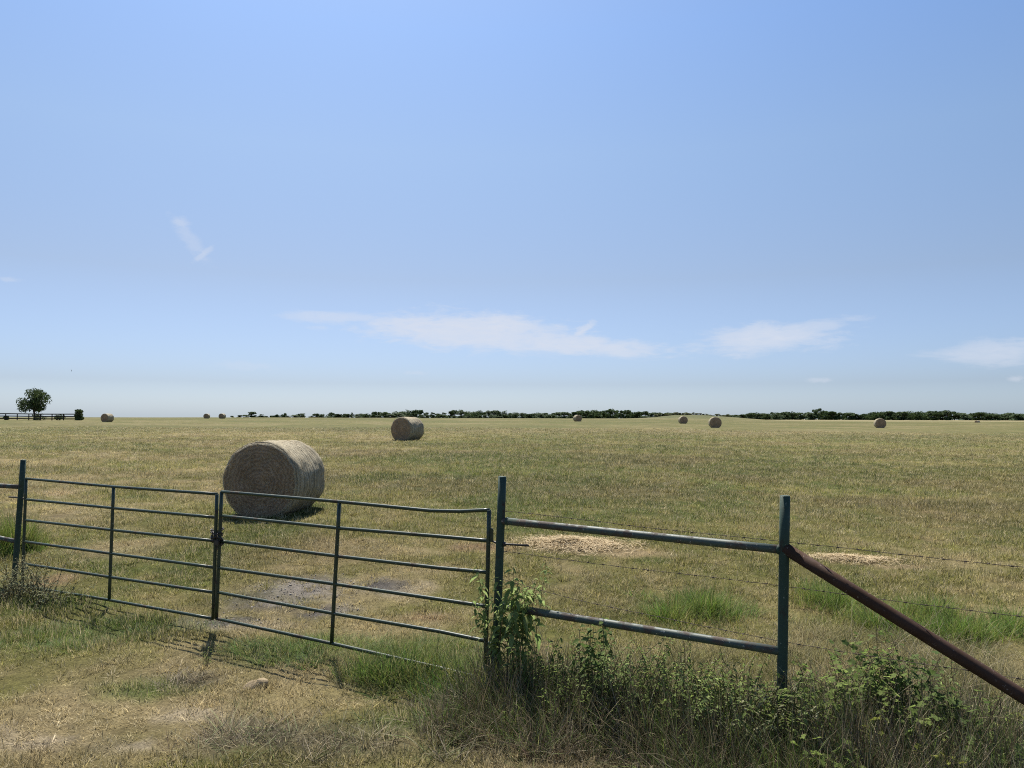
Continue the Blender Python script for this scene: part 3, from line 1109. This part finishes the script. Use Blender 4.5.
def lobed_leaf(mb, p, d, up, size, col, g):
    """a broad lobed leaf like a grape leaf"""
    d = d.normalized(); s = d.cross(up)
    s = s.normalized() if s.length > 1e-4 else d.orthogonal().normalized()
    n = s.cross(d).normalized()
    ang = np.linspace(-math.pi * .86, math.pi * .86, 15)
    c = p + d * size * .35
    v = [c - n * size * .06]
    for i, a in enumerate(ang):
        r = size * .55 * (.82 + .26 * math.cos(5 * a * .95)) * g.uniform(.9, 1.1)
        v.append(c + d * r * math.cos(a) + s * r * math.sin(a) - Vector((0, 0, 1)) * .25 * r * max(0, math.cos(a)) + n * .05 * size * math.sin(3 * a))
    mb.add(v, [(0, i, i + 1) for i in range(1, 15)] + [(0, 15, 1)], col)


def weed(label, base, height, spread, nstem, leaves, leaf_len, leaf_w, mat, seed, kind='leaf', lean=.25, droop=.35, bare=.2, name='leafy_weed', cat='weed', toward=None, group='leafy weeds along the fence'):
    g = np.random.default_rng(seed)
    base = Vector(base)
    root = empty(name, base); tag(root, label, cat, group)
    st = MB(); lf = MB()
    for k in range(nstem):
        az = g.uniform(0, 6.28)
        h = height * g.uniform(.65, 1.05)
        off = Vector((g.normal(0, spread * .18), g.normal(0, spread * .12), -.03))
        dirv = Vector((math.cos(az), math.sin(az), 0)) * spread * g.uniform(.2, 1)
        if toward is not None:
            dirv = dirv * .5 + Vector(toward) * g.uniform(.4, 1.0)
        pts = []
        for i in range(9):
            t = i / 8
            pts.append(off + Vector((0, 0, 1)) * h * (t - .18 * t ** 3 * lean * 3) + dirv * t ** 1.6 * .5 + Vector((g.normal(0, .006), g.normal(0, .006), 0)))
        st.tube(pts, [.0042 * (1 - .085 * i) for i in range(9)], 5, False)
        nl = leaves
        for j in range(nl):
            t = bare + (1 - bare) * (j + g.uniform(0, .9)) / nl
            f = t * 8; i0 = min(int(f), 7)
            p = pts[i0].lerp(pts[i0 + 1], f - i0)
            la = az + j * 2.4 + g.normal(0, .5)
            d = Vector((math.cos(la), math.sin(la), g.uniform(-.45, .7)))
            s_ = g.uniform(.4, 1.2) * (1.1 - .45 * t)
            if kind == 'leaf':
                leaf_shape(lf, p, d, Vector((g.normal() * .4, g.normal() * .4, 1)), leaf_len * s_, leaf_w * s_, g.uniform(), .3, droop * g.uniform(.5, 1.6))
            elif kind == 'lobed':
                pe = p + d * leaf_len * .5
                st.tube([p, pe], .0016, 4, False)
                lobed_leaf(lf, pe, d, Vector((g.normal() * .55, g.normal() * .55, 1)), leaf_len * s_, g.uniform(), g)
            else:       # a feathery leaf of paired leaflets
                q = [p + d * leaf_len * 3.2 * m / 7 - Vector((0, 0, 1)) * leaf_len * 1.1 * (m / 7) ** 2 for m in range(8)]
                st.tube(q, .0014, 4, False)
                side = d.cross(Vector((0, 0, 1))).normalized(); cc = g.uniform()
                for m in range(1, 8):
                    for sg in (-1, 1):
                        leaf_shape(lf, q[m], side * sg + d * .45, Vector((0, 0, 1)), leaf_len * s_ * 1.1 * (1.1 - .05 * m), leaf_w * s_, cc, .2, .3)
    st.build('stem', M['stem'], root)
    lf.build('foliage', M[mat], root)
    return root


def gpos(px, py):
    p = ground(px, py); return (p.x, p.y, p.z)


def fpos(px, off=0.0):
    """foot of the fence line under a column of the photo"""
    d = ray(px, 600); t = (FA + off) / (1 - FB * d.x)
    x, y = d.x * t, t
    return (x, y, tz(x, y))


weed('light green drooping leaved vine climbing the gate post', fpos(512, -.12), 1.30, .62, 18, 24, .130, .050, 'leaf_light', 21, droop=.7, bare=.4, toward=(.16, -.04, 0), name='climbing_vine', cat='vine')
weed('light green leafy shoot reaching over the gate end, left of the post', fpos(500, -.12), 1.25, .26, 4, 16, .115, .044, 'leaf_light', 22, droop=.5, bare=.6, toward=(-.30, .05, 0), name='climbing_vine', cat='vine')
weed('dark leafy vine tangled over the lower pipe rail', fpos(592, -.10), .92, .40, 14, 20, .085, .052, 'leaf_dark', 23, bare=.15, name='climbing_vine', cat='vine')
weed('pale sprig rising behind the lower rail above the dark vine', fpos(580, .12), .74, .2, 3, 10, .06, .026, 'leaf_mid', 24, bare=.5)
weed('dark feathery weed with paired leaflets below the lower rail', fpos(640, -.22), .52, .22, 3, 4, .045, .018, 'leaf_dark', 25, 'pinnate', bare=.65)
weed('bright yellow green sprig standing above the lower rail', fpos(722, .02), .66, .22, 4, 12, .055, .034, 'leaf_yellow', 26, bare=.45)
weed('green leafy sprig beside the yellow green sprig, nearer the right post', fpos(741, .10), .70, .25, 4, 11, .06, .028, 'leaf_mid', 27, bare=.35)
weed('feathery weed with paired leaflets at the foot of the right post', fpos(797, -.06), .62, .3, 4, 4, .052, .018, 'leaf_mid', 28, 'pinnate', bare=.6, toward=(.12, -.05, 0))
weed('dark leafy weed crowding the left side of the right post', fpos(768, -.10), .52, .3, 7, 12, .055, .03, 'leaf_dark', 29)
for i, (px, off, hh, mt, lb) in enumerate((
        (545, -.18, .44, 'leaf_mid', 'low green weed between the gate post and the dark vine'),
        (616, -.15, .50, 'leaf_light', 'light green weed just right of the dark vine'),
        (662, -.10, .46, 'leaf_mid', 'green weed under the lower rail, right of the feathery weed'),
        (690, -.16, .48, 'leaf_mid', 'fresh green weed under the middle of the lower rail'),
        (712, -.28, .44, 'leaf_light', 'light green weed in front of the yellow green sprig'),
        (735, -.12, .50, 'leaf_mid', 'fresh green weed below the right end of the lower rail'),
        (752, -.34, .40, 'leaf_grey', 'pale grey weed in the tangle left of the right post'))):
    weed(lb, fpos(px, off), hh * 1.6, .75, 26, 24, .058, .024, mt, 40 + i)
weed('broad leaved green shrub right of the right post', gpos(858, 752), .84, .75, 20, 19, .066, .05, 'leaf_mid', 60, 'lobed', name='broadleaf_weed')
weed('dark broad leaved shrub against the wire, beside the green shrub', gpos(892, 748), .88, .55, 17, 19, .068, .05, 'leaf_dark', 61, 'lobed', name='broadleaf_weed')
weed('low broad leaved weed at the foot of the right post', gpos(815, 752), .70, .60, 16, 17, .058, .05, 'leaf_mid', 66, 'lobed', name='broadleaf_weed')
weed('bright green broad leaved sprig under a pale arching stalk', gpos(884, 768), .42, .34, 6, 9, .095, .05, 'leaf_yellow', 62, 'lobed', name='broadleaf_weed')
weed('tall dark broad leaved vine below the rusty brace', gpos(955, 768), .66, .36, 10, 15, .080, .05, 'leaf_dark', 63, 'lobed', name='broadleaf_weed', bare=.05)
weed('green broad leaved weed between the bright sprig and the tall dark vine', gpos(918, 772), .48, .36, 8, 11, .085, .05, 'leaf_mid', 64, 'lobed', name='broadleaf_weed')
weed('bright green lobed weed at the very bottom, right of the right post', gpos(838, 798), .46, .36, 8, 12, .075, .05, 'leaf_mid', 67, 'lobed', name='broadleaf_weed')
weed('yellow green lobed weed at the very bottom under the tall dark vine', gpos(945, 806), .40, .36, 7, 11, .080, .05, 'leaf_yellow', 68, 'lobed', name='broadleaf_weed')
weed('dark lobed weed at the very bottom right under the brace end', gpos(1000, 800), .46, .40, 9, 12, .075, .05, 'leaf_dark', 69, 'lobed', name='broadleaf_weed')
for i in range(16):
    px = 535 + 15.5 * i + (i * 37 % 11) - 5
    weed('fine leaved green weed in the tangle below the lower pipe rail', fpos(px, -.62 + .36 * ((i * 29) % 17) / 17), .34 + .16 * ((i * 7) % 5) / 5, .45, 11, 18, (.05, .04, .065)[i % 3], (.011, .016, .02)[i % 3], ('leaf_mid', 'leaf_dark', 'leaf_mid', 'leaf_light')[i % 4], 300 + i, group='fine leaved weeds tangled below the lower rail', bare=.1)
for i in range(14):
    px = 815 + 15.5 * i + (i * 37 % 11) - 5
    weed('fine leaved green weed in the tangle under the slanting brace', fpos(px, .0 + 1.15 * ((i * 29) % 17) / 17), .40 + .25 * ((i * 7) % 5) / 5, .5, 11, 17, (.055, .07, .045)[i % 3], (.012, .022, .016)[i % 3], ('leaf_mid', 'leaf_light', 'leaf_dark')[i % 3], 330 + i, group='fine leaved weeds tangled under the brace', bare=.1)
weed('bushy green weed hiding the foot of the right post', fpos(786, -.20), .66, .5, 14, 20, .065, .028, 'leaf_mid', 370, bare=.1)
weed('light green weed in front of the lower rail, just left of the right post', fpos(756, -.30), .62, .5, 12, 18, .065, .028, 'leaf_light', 371, bare=.1)
weed('small yellowing sprig under the low end of the brace', gpos(1004, 752), .42, .18, 4, 8, .085, .05, 'leaf_yellow', 65, bare=.5)
weed('grey green scrubby weed heaped at the left gate post', gpos(20, 600), .66, .9, 44, 20, .060, .018, 'leaf_grey', 70, name='scrubby_weed')
weed('lower grey green scrubby weed under the left end of the gate', gpos(48, 606), .42, .8, 30, 14, .055, .018, 'leaf_grey', 71, name='scrubby_weed')
weed('small upright weed in the grass below the meeting gate leaves', gpos(208, 664), .22, .10, 5, 9, .05, .010, 'leaf_mid', 72)


# ------------------------------------------------------------------ rock
def rock():
    g = np.random.default_rng(4)
    c = ground(257, 686)
    mb = MB(); v = []
    for a in range(9):
        for b in range(16):
            th = math.pi * (a + .5) / 9; ph = 2 * math.pi * b / 16
            k = 1 + .75 * (float(vnoise(np.array([math.cos(ph) * 1.6 + 4]), np.array([math.sin(ph) * 1.6 + th * 1.3]), 6)[0]) - .5)
            v.append((math.sin(th) * math.cos(ph) * .10 * k, math.sin(th) * math.sin(ph) * .06 * k, math.cos(th) * .045 * k))
    f = [(a * 16 + b, (a + 1) * 16 + b, (a + 1) * 16 + (b + 1) % 16, a * 16 + (b + 1) % 16) for a in range(8) for b in range(16)]
    f += [tuple(range(16)), tuple(range(128, 144))[::-1]]
    mb.add(v, f)
    o = mb.build('rock', M['rock'])
    o.location = (c.x, c.y, c.z + .004); o.rotation_euler = (.22, -.28, .5)
    tag(o, 'tan stone lying in the dry grass before the gate', 'rock')


rock()


# ------------------------------------------------------------------ trees
def crown_cloud(mb, c, rad, n, size, g, squash=.8, hollow=.35):
    """n small leaf sprays spread through a lumpy volume"""
    for _ in range(n):
        d = Vector((g.normal(), g.normal(), g.normal())).normalized()
        r = rad * (hollow + (1 - hollow) * g.uniform() ** .5)
        p = c + Vector((d.x * r, d.y * r, d.z * r * squash))
        u = Vector((g.normal(), g.normal(), g.normal())).normalized(); w = u.orthogonal().normalized()
        s = size * g.uniform(.5, 1.2); k = g.uniform()
        mb.add([p - u * s, p + w * s * .45, p + u * s, p - w * s * .45], [(0, 1, 2, 3)], k)


def tree_mesh(h, w, seed, n_lobes, leaves, size, trunk_h=.3, mat='crown2', low=False):
    g = np.random.default_rng(seed)
    tr = MB(); cr = MB()
    top = Vector((g.normal(0, w * .04), g.normal(0, w * .04), h * .8))
    tr.tube([Vector((0, 0, -.3)), Vector((0, 0, h * .15)), Vector((top.x * .4, top.y * .4, h * trunk_h)), top * .8, top], [h * .035, h * .028, h * .024, h * .012, h * .004], 8)
    for k in range(n_lobes):
        a = 2 * math.pi * k / n_lobes + g.normal(0, .4); q = g.uniform(.25, 1)
        zc = h * g.uniform(.06 if low else max(trunk_h + .05, .3), .86)
        wide = math.sin(min(max((zc / h - .05) / .95, 0), 1) * math.pi) ** .6
        if low: wide = max(wide, .8)
        c = Vector((math.cos(a) * w * .36 * q * wide, math.sin(a) * w * .36 * q * wide, zc))
        b0 = Vector((0, 0, h * trunk_h * .8)).lerp(top, g.uniform(0, .5))
        tr.tube([b0, b0.lerp(c, .55) + Vector((0, 0, -h * .02)), c], [h * .013, h * .009, h * .003], 5, False)
        crown_cloud(cr, c, w * g.uniform(.14, .23), leaves // n_lobes, size, g)
    return tr, cr


def place_tree(name, label, cat, x, y, h, w, seed, n_lobes, leaves, size, mat, group=None, trunk_h=.3, low=False):
    root = empty(name, (x, y, tz(x, y))); tag(root, label, cat, group)
    tr, cr = tree_mesh(h, w, seed, n_lobes, leaves, size, trunk_h, mat, low)
    t = tr.build('trunk', M['bark'], root); c = cr.build('crown', M[mat], root, False)
    return root


d = 172.0
x = ray(34.4, 420).x * d
place_tree('tree', 'lone rounded dark tree rising behind the board fence', 'tree', x, d, 7.4, 7.3, 5, 26, 3000, .26, 'crown', trunk_h=.29)
d = 163.0
place_tree('bush', 'upright dark bush at the right end of the board fence', 'bush', ray(79, 420).x * d, d, 2.5, 2.5, 8, 16, 1500, .19, 'crown', trunk_h=.2, low=True, group='bushes by the board fence')
for i, (px, h_, w_, lb) in enumerate(((59, 1.3, 2.8, 'low dark bush seen through the rails beside the upright bush'), (38, 1.25, 3.6, 'low hedge-like bush beneath the lone tree behind the rails'), (6.5, .95, 1.5, 'small dark bush at the far left of the board fence'))):
    place_tree('bush', lb, 'bush', ray(px, 420).x * 168, 168, h_, w_, 81 + i, 9, 700, .14, 'crown', trunk_h=.2, low=True, group='bushes by the board fence')


def board_fence():
    d = 165.0
    root = fence_thing('board_fence', 'dark three rail board fence below the lone tree at left', 'fence')
    xs = [ray(px, 418).x * d for px in np.arange(-64, 76, 11.6)]
    for x in xs:
        mb = MB(); z = tz(x, d); mb.box((x, d, z + .70), .15, .15, 1.5); mb.build('post', M['wood'], root, False)
    for hgt in (1.36, .86, .34):
        mb = MB()
        for a, b in zip(xs[:-1], xs[1:]):
            za, zb = tz(a, d) + hgt, tz(b, d) + hgt
            v = []
            for x, z in ((a, za), (b, zb)):
                v += [(x, d - .12, z - .11), (x, d - .077, z - .11), (x, d - .077, z + .11), (x, d - .12, z + .11)]
            mb.add(v, [(0, 1, 5, 4), (1, 2, 6, 5), (2, 3, 7, 6), (3, 0, 4, 7)])
        mb.build('rail', M['wood'], root, False)


board_fence()

# far trees: six shapes, copied along the horizon
SHAPES = []
for i in range(6):
    tr, cr = tree_mesh(1.0, [1.25, 1.0, .85, 1.5, 1.15, .7][i], 200 + i, 13, 900, .085, .2, 'crown2', True)
    a = tr.build('trunk', M['bark']); b = cr.build('crown', M['crown2'], None, False)
    COL.objects.unlink(a); COL.objects.unlink(b)
    SHAPES.append((a, b))


def far_tree(px, y, h, w, label, group, rng):
    x = ray(px, 418).x * y
    root = empty('distant_tree', (x, y, tz(x, y) - .1), rng.uniform(0, 6.28))
    root.scale = (w, w, h)
    tag(root, label, 'tree', group)
    a, b = SHAPES[rng.integers(0, 6)]
    for s in (a, b):
        c = s.copy(); COL.objects.link(c); c.parent = root
    return root


tr_rng = np.random.default_rng(77)


def top_profile(px, table):
    return np.interp(px, [t[0] for t in table], [t[1] for t in table])


# x, pixel row of the tree tops
T_A = [(226, 414.2), (246, 413.6), (260, 414.6), (275, 413), (290, 413.4), (300, 413), (318, 413.2), (335, 411.8), (350, 411.5), (365, 412.5), (395, 411.5), (404, 408.8), (424, 409.8), (440, 411.6)]
T_B = [(440, 410.6), (456, 410), (470, 410.6), (486, 410), (500, 409.6), (517, 411.8), (524, 412.8), (545, 412.4), (572, 411.6), (584, 410), (600, 409.2), (615, 408.6), (624, 409.4), (636, 410.4), (660, 411.5), (676, 412.2)]
T_C = [(727, 414.6), (760, 413), (785, 412), (800, 411.4), (812, 410.6), (818, 408.8), (826, 410.8), (845, 412.3), (862, 413), (880, 412.6), (890, 411.4), (915, 412.2), (935, 412), (946, 411), (958, 412.2), (985, 413), (1024, 414.2), (1100, 413)]
for px in [232, 240, 246, 258, 262, 271, 276, 282, 288, 297, 304, 312, 316, 331, 338, 345, 352]:
    y = tr_rng.uniform(440, 560)
    z = tz(ray(px, 418).x * y, y)
    h = at(px, top_profile(px, T_A) + tr_rng.uniform(-.2, .5), y).z - z
    far_tree(px, y, h * tr_rng.uniform(.55, 1.1), tr_rng.uniform(2.2, 8), 'small scattered tree on the horizon between the tiny bales and mid-field bale', 'scattered small trees on the left horizon', tr_rng)
px = 252.0
while px < 680:
    y = tr_rng.uniform(430, 520)
    far_tree(px, y, tr_rng.uniform(1.2, 3.4) + max(0, tz(0, 300) - tz(ray(px, 418).x * y, y)) * .5, tr_rng.uniform(3, 8), 'low scrubby tree among taller ones on the horizon', 'low scrub trees along the horizon', tr_rng)
    px += tr_rng.uniform(2.5, 11) if px < 350 else tr_rng.uniform(4, 8)
px = 358.0
while px < 520:
    y = tr_rng.uniform(470, 620); z = tz(ray(px, 418).x * y, y)
    tp = top_profile(px, T_A if px < 440 else T_B) + tr_rng.uniform(-.9, 2.2)
    far_tree(px, y, at(px, tp, y).z - z, tr_rng.uniform(6, 10), 'dark tree in the broken row on the horizon above the mid-field bale', 'trees in the broken row at mid horizon', tr_rng)
    px += tr_rng.uniform(3.2, 6.8)
px = 525.0
while px < 680:
    y = tr_rng.uniform(440, 560); z = tz(ray(px, 418).x * y, y)
    tp = top_profile(px, T_B) + tr_rng.uniform(-.2, 1.4)
    far_tree(px, y, at(px, tp, y).z - z, tr_rng.uniform(6, 10), 'dark tree on the horizon just left of the grassy knoll', 'trees on the horizon left of the knoll', tr_rng)
    px += tr_rng.uniform(3.5, 6.5)
px = 726.0
while px < 1100:
    y = tr_rng.uniform(560, 640); z = tz(ray(px, 418).x * y, y)
    tp = top_profile(px, T_C) + tr_rng.uniform(-.9, 1.4)
    far_tree(px, y, (at(px, tp, y).z - z) * 1.05, tr_rng.uniform(8, 13), 'dark tree in the long dense treeline right of the grassy knoll', 'trees in the dense right treeline', tr_rng)
    px += tr_rng.uniform(2.9, 4.6)
# scrub on the knoll
for i, (px, y) in enumerate([(px, 352 + 7 * math.sin(px * 1.7)) for px in np.arange(656, 730, 3.4)]):
    x = ray(px, 418).x * y
    root = empty('shrub', (x, y, tz(x, y) - .05), i * 1.3); root.scale = (2.6, 2.6, tr_rng.uniform(.8, 1.5))
    tag(root, 'small olive shrub on the low grassy knoll', 'shrub', 'shrubs on the grassy knoll')
    a, b = SHAPES[i % 6]
    for s in (a, b):
        c = s.copy(); COL.objects.link(c); c.parent = root
        if s is b:
            c.data = c.data.copy() if i == 0 else SHRUB.setdefault(i % 6, c.data.copy())
            if i == 0: SHRUB = {0: c.data}
            c.data.materials[0] = M['crown3']


# ------------------------------------------------------------------ birds
def bird(label, px, py, depth, span, bank):
    p = at(px, py, depth)
    mb = MB()
    L = span * .42
    pts = [Vector((0, -L * .5, 0)), Vector((0, -L * .3, 0)), Vector((0, 0, 0)), Vector((0, L * .3, 0)), Vector((0, L * .42, .0)), Vector((0, L * .55, 0))]
    mb.tube(pts, [L * .02, L * .07, L * .13, L * .09, L * .08, L * .01], 8)
    for sg in (-1, 1):
        v = [Vector((sg * L * .08, L * .2, .01)), Vector((sg * span * .25, L * .28, span * .07)), Vector((sg * span * .5, -L * .05, span * .02)), Vector((sg * span * .24, -L * .12, span * .055)), Vector((sg * L * .08, -L * .15, .0))]
        v2 = [q - Vector((0, 0, .008)) for q in v]
        mb.add(v + v2, [(0, 1, 3, 4), (1, 2, 3), (9, 8, 6, 5), (8, 7, 6), (0, 5, 6, 1), (1, 6, 7, 2), (2, 7, 8, 3), (3, 8, 9, 4)])
    mb.add([Vector((-L * .05, -L * .45, .0)), Vector((L * .05, -L * .45, 0)), Vector((L * .14, -L * .85, 0)), Vector((-L * .14, -L * .85, 0)), Vector((0, -L * .6, .012))], [(0, 1, 4), (1, 2, 4), (2, 3, 4), (3, 0, 4), (3, 2, 1, 0)])
    o = mb.build('bird', M['bird'], None, True)
    o.location = p; o.rotation_euler = (0, bank, R(60))
    tag(o, label, 'bird', 'birds in flight')


bird('dark bird flying above the bush and board fence', 71.4, 370.6, 90, .32, R(68))
bird('tiny bird flying low above a far bale', 578.3, 407.4, 170, .30, R(10))


# ------------------------------------------------------------------ sun and sky
SUN_AZ, SUN_EL = R(-15.0), R(59.0)
sd = Vector((math.sin(SUN_AZ) * math.cos(SUN_EL), math.cos(SUN_AZ) * math.cos(SUN_EL), math.sin(SUN_EL)))
sun_d = bpy.data.lights.new('sun', 'SUN')
sun_d.energy = 5.0; sun_d.angle = R(.53); sun_d.color = (1.0, .94, .845)
sun = bpy.data.objects.new('sun', sun_d); COL.objects.link(sun)
sun.rotation_euler = sd.to_track_quat('Z', 'Y').to_euler()
sun.location = (0, 0, 60)


def build_world():
    w = bpy.data.worlds.new('World'); S.world = w; w.use_nodes = True
    t = w.node_tree; t.nodes.clear()
    N = lambda typ: t.nodes.new(typ)
    out = N('ShaderNodeOutputWorld'); bg = N('ShaderNodeBackground')
    sky = N('ShaderNodeTexSky'); sky.sky_type = 'NISHITA'; sky.sun_disc = False
    sky.sun_elevation = SUN_EL; sky.sun_rotation = SUN_AZ
    sky.altitude = 0; sky.air_density = SKY['air']; sky.dust_density = SKY['dust']; sky.ozone_density = SKY['ozone']
    bg.inputs['Strength'].default_value = SKY['strength']

    def mth(op, a, b=None, c=None, clamp=False):
        nd = N('ShaderNodeMath'); nd.operation = op; nd.use_clamp = clamp
        for i, v in enumerate((a, b, c)):
            if v is None: continue
            if hasattr(v, 'is_linked'): t.links.new(v, nd.inputs[i])
            else: nd.inputs[i].default_value = v
        return nd.outputs[0]
    tc = N('ShaderNodeTexCoord'); sp = N('ShaderNodeSeparateXYZ')
    t.links.new(tc.outputs['Generated'], sp.inputs[0])
    az = mth('ARCTAN2', sp.outputs[0], sp.outputs[1])
    el = mth('ARCSINE', sp.outputs[2])
    cmb = N('ShaderNodeCombineXYZ'); t.links.new(az, cmb.inputs[0]); t.links.new(el, cmb.inputs[1])

    def noise(sx, sy, detail, rough, dist=0.0, off=0.0):
        mp = N('ShaderNodeMapping'); mp.inputs['Scale'].default_value = (sx, sy, 1); mp.inputs['Location'].default_value = (off, off * .7, 0)
        t.links.new(cmb.outputs[0], mp.inputs['Vector'])
        nz = N('ShaderNodeTexNoise'); nz.inputs['Scale'].default_value = 1; nz.inputs['Detail'].default_value = detail
        nz.inputs['Roughness'].default_value = rough; nz.inputs['Distortion'].default_value = dist
        t.links.new(mp.outputs[0], nz.inputs['Vector'])
        return nz.outputs['Fac']
    n_big = noise(14, 46, 5, .6, .6); n_fine = noise(34, 150, 5, .65, .4, 3.1); n_wsp = noise(60, 90, 5, .6, .8, 7.7)
    total = None
    for (px, py, rx, ry, tilt, amp, kind) in SKY['clouds']:
        d = ray(px, py); d = d.normalized()
        a0 = math.atan2(d.x, d.y); e0 = math.asin(d.z)
        wa = rx / F * math.cos(a0) ** 2; we = ry / F
        da = mth('SUBTRACT', az, a0); de = mth('SUBTRACT', el, e0)
        de = mth('SUBTRACT', de, mth('MULTIPLY', da, tilt))
        u = mth('DIVIDE', da, wa); v = mth('DIVIDE', de, we)
        rr = mth('SQRT', mth('ADD', mth('MULTIPLY', u, u), mth('MULTIPLY', v, v)))
        nz = n_wsp if kind else n_big
        rr = mth('ADD', rr, mth('MULTIPLY', mth('SUBTRACT', nz, .5), 1.5))
        rr = mth('ADD', rr, mth('MULTIPLY', mth('SUBTRACT', n_fine, .5), 1.3))
        m = N('ShaderNodeMapRange'); m.interpolation_type = 'SMOOTHSTEP'
        m.inputs['From Min'].default_value = 1.15; m.inputs['From Max'].default_value = .25
        m.inputs['To Min'].default_value = 0; m.inputs['To Max'].default_value = amp
        t.links.new(rr, m.inputs['Value'])
        total = m.outputs[0] if total is None else mth('MAXIMUM', total, m.outputs[0])
    total = mth('MULTIPLY', total, mth('MULTIPLY_ADD', n_fine, .9, .5), None, True)
    mx = N('ShaderNodeMix'); mx.data_type = 'RGBA'
    t.links.new(total, mx.inputs[0])
    cols = [s for s in mx.inputs if s.type == 'RGBA']
    # the clear blue of that day, by height above the horizon
    rm = N('ShaderNodeValToRGB'); t.links.new(mth('DIVIDE', el, R(40), None, True), rm.inputs[0])
    e = rm.color_ramp.elements
    stops = SKY['tone']
    while len(e) < len(stops): e.new(.5)
    for i, (deg, c) in enumerate(stops):
        e[i].position = max(deg / 40, 0); e[i].color = (*[v * .4 for v in c], 1)
    ml = N('ShaderNodeMix'); ml.data_type = 'RGBA'; ml.blend_type = 'MULTIPLY'; ml.inputs[0].default_value = 1
    mi = [q for q in ml.inputs if q.type == 'RGBA']
    t.links.new(sky.outputs[0], mi[0]); t.links.new(rm.outputs[0], mi[1])
    t.links.new([q for q in ml.outputs if q.type == 'RGBA'][0], cols[0]); cols[1].default_value = (*SKY['cloud'], 1)
    t.links.new([s for s in mx.outputs if s.type == 'RGBA'][0], bg.inputs['Color'])
    t.links.new(bg.outputs[0], out.inputs['Surface'])


SKY = dict(strength=.125, air=1.0, dust=1.2, ozone=2.0, cloud=(3.1, 3.3, 3.75),
           tone=[(0, (1.28, 1.66, 2.45)), (2.4, (.91, 1.08, 1.54)), (10, (1.05, 1.06, 1.17)), (19, (1.18, 1.29, 1.38)), (27, (1.09, 1.34, 1.60)), (40, (1.05, 1.3, 1.6))],
           clouds=[(460, 328, 122, 19, -.02, .85, 0), (490, 338, 120, 16, -.03, .8, 0), (575, 345, 95, 12, -.05, .8, 0), (582, 331, 16, 6, .6, .7, 1), (340, 317, 60, 7, 0, .5, 0),
                   (762, 338, 85, 17, .05, .72, 0), (815, 327, 50, 9, .12, .5, 0), (1000, 352, 75, 13, .02, .55, 0), (190, 240, 22, 13, -1.0, .26, 1),
                   (180, 222, 12, 6, 0, .4, 1), (202, 255, 12, 5, .8, .4, 1), (820, 380, 14, 3, 0, .35, 1), (1016, 379, 12, 3, 0, .4, 1), (10, 280, 16, 3, 0, .3, 1), (415, 373, 14, 2.5, 0, .2, 1),
                   (245, 366, 40, 5, 0, .18, 1)])
build_world()


S.view_settings.view_transform = 'Standard'
S.view_settings.look = 'None'
S.view_settings.exposure = 0.85
S.view_settings.gamma = 1
S.view_settings.use_curve_mapping = False
S.render.engine = 'CYCLES'
S.cycles.max_bounces = 6
S.cycles.diffuse_bounces = 3
S.cycles.transmission_bounces = 3
S.cycles.use_denoising = False
S.cycles.filter_width = 1.05
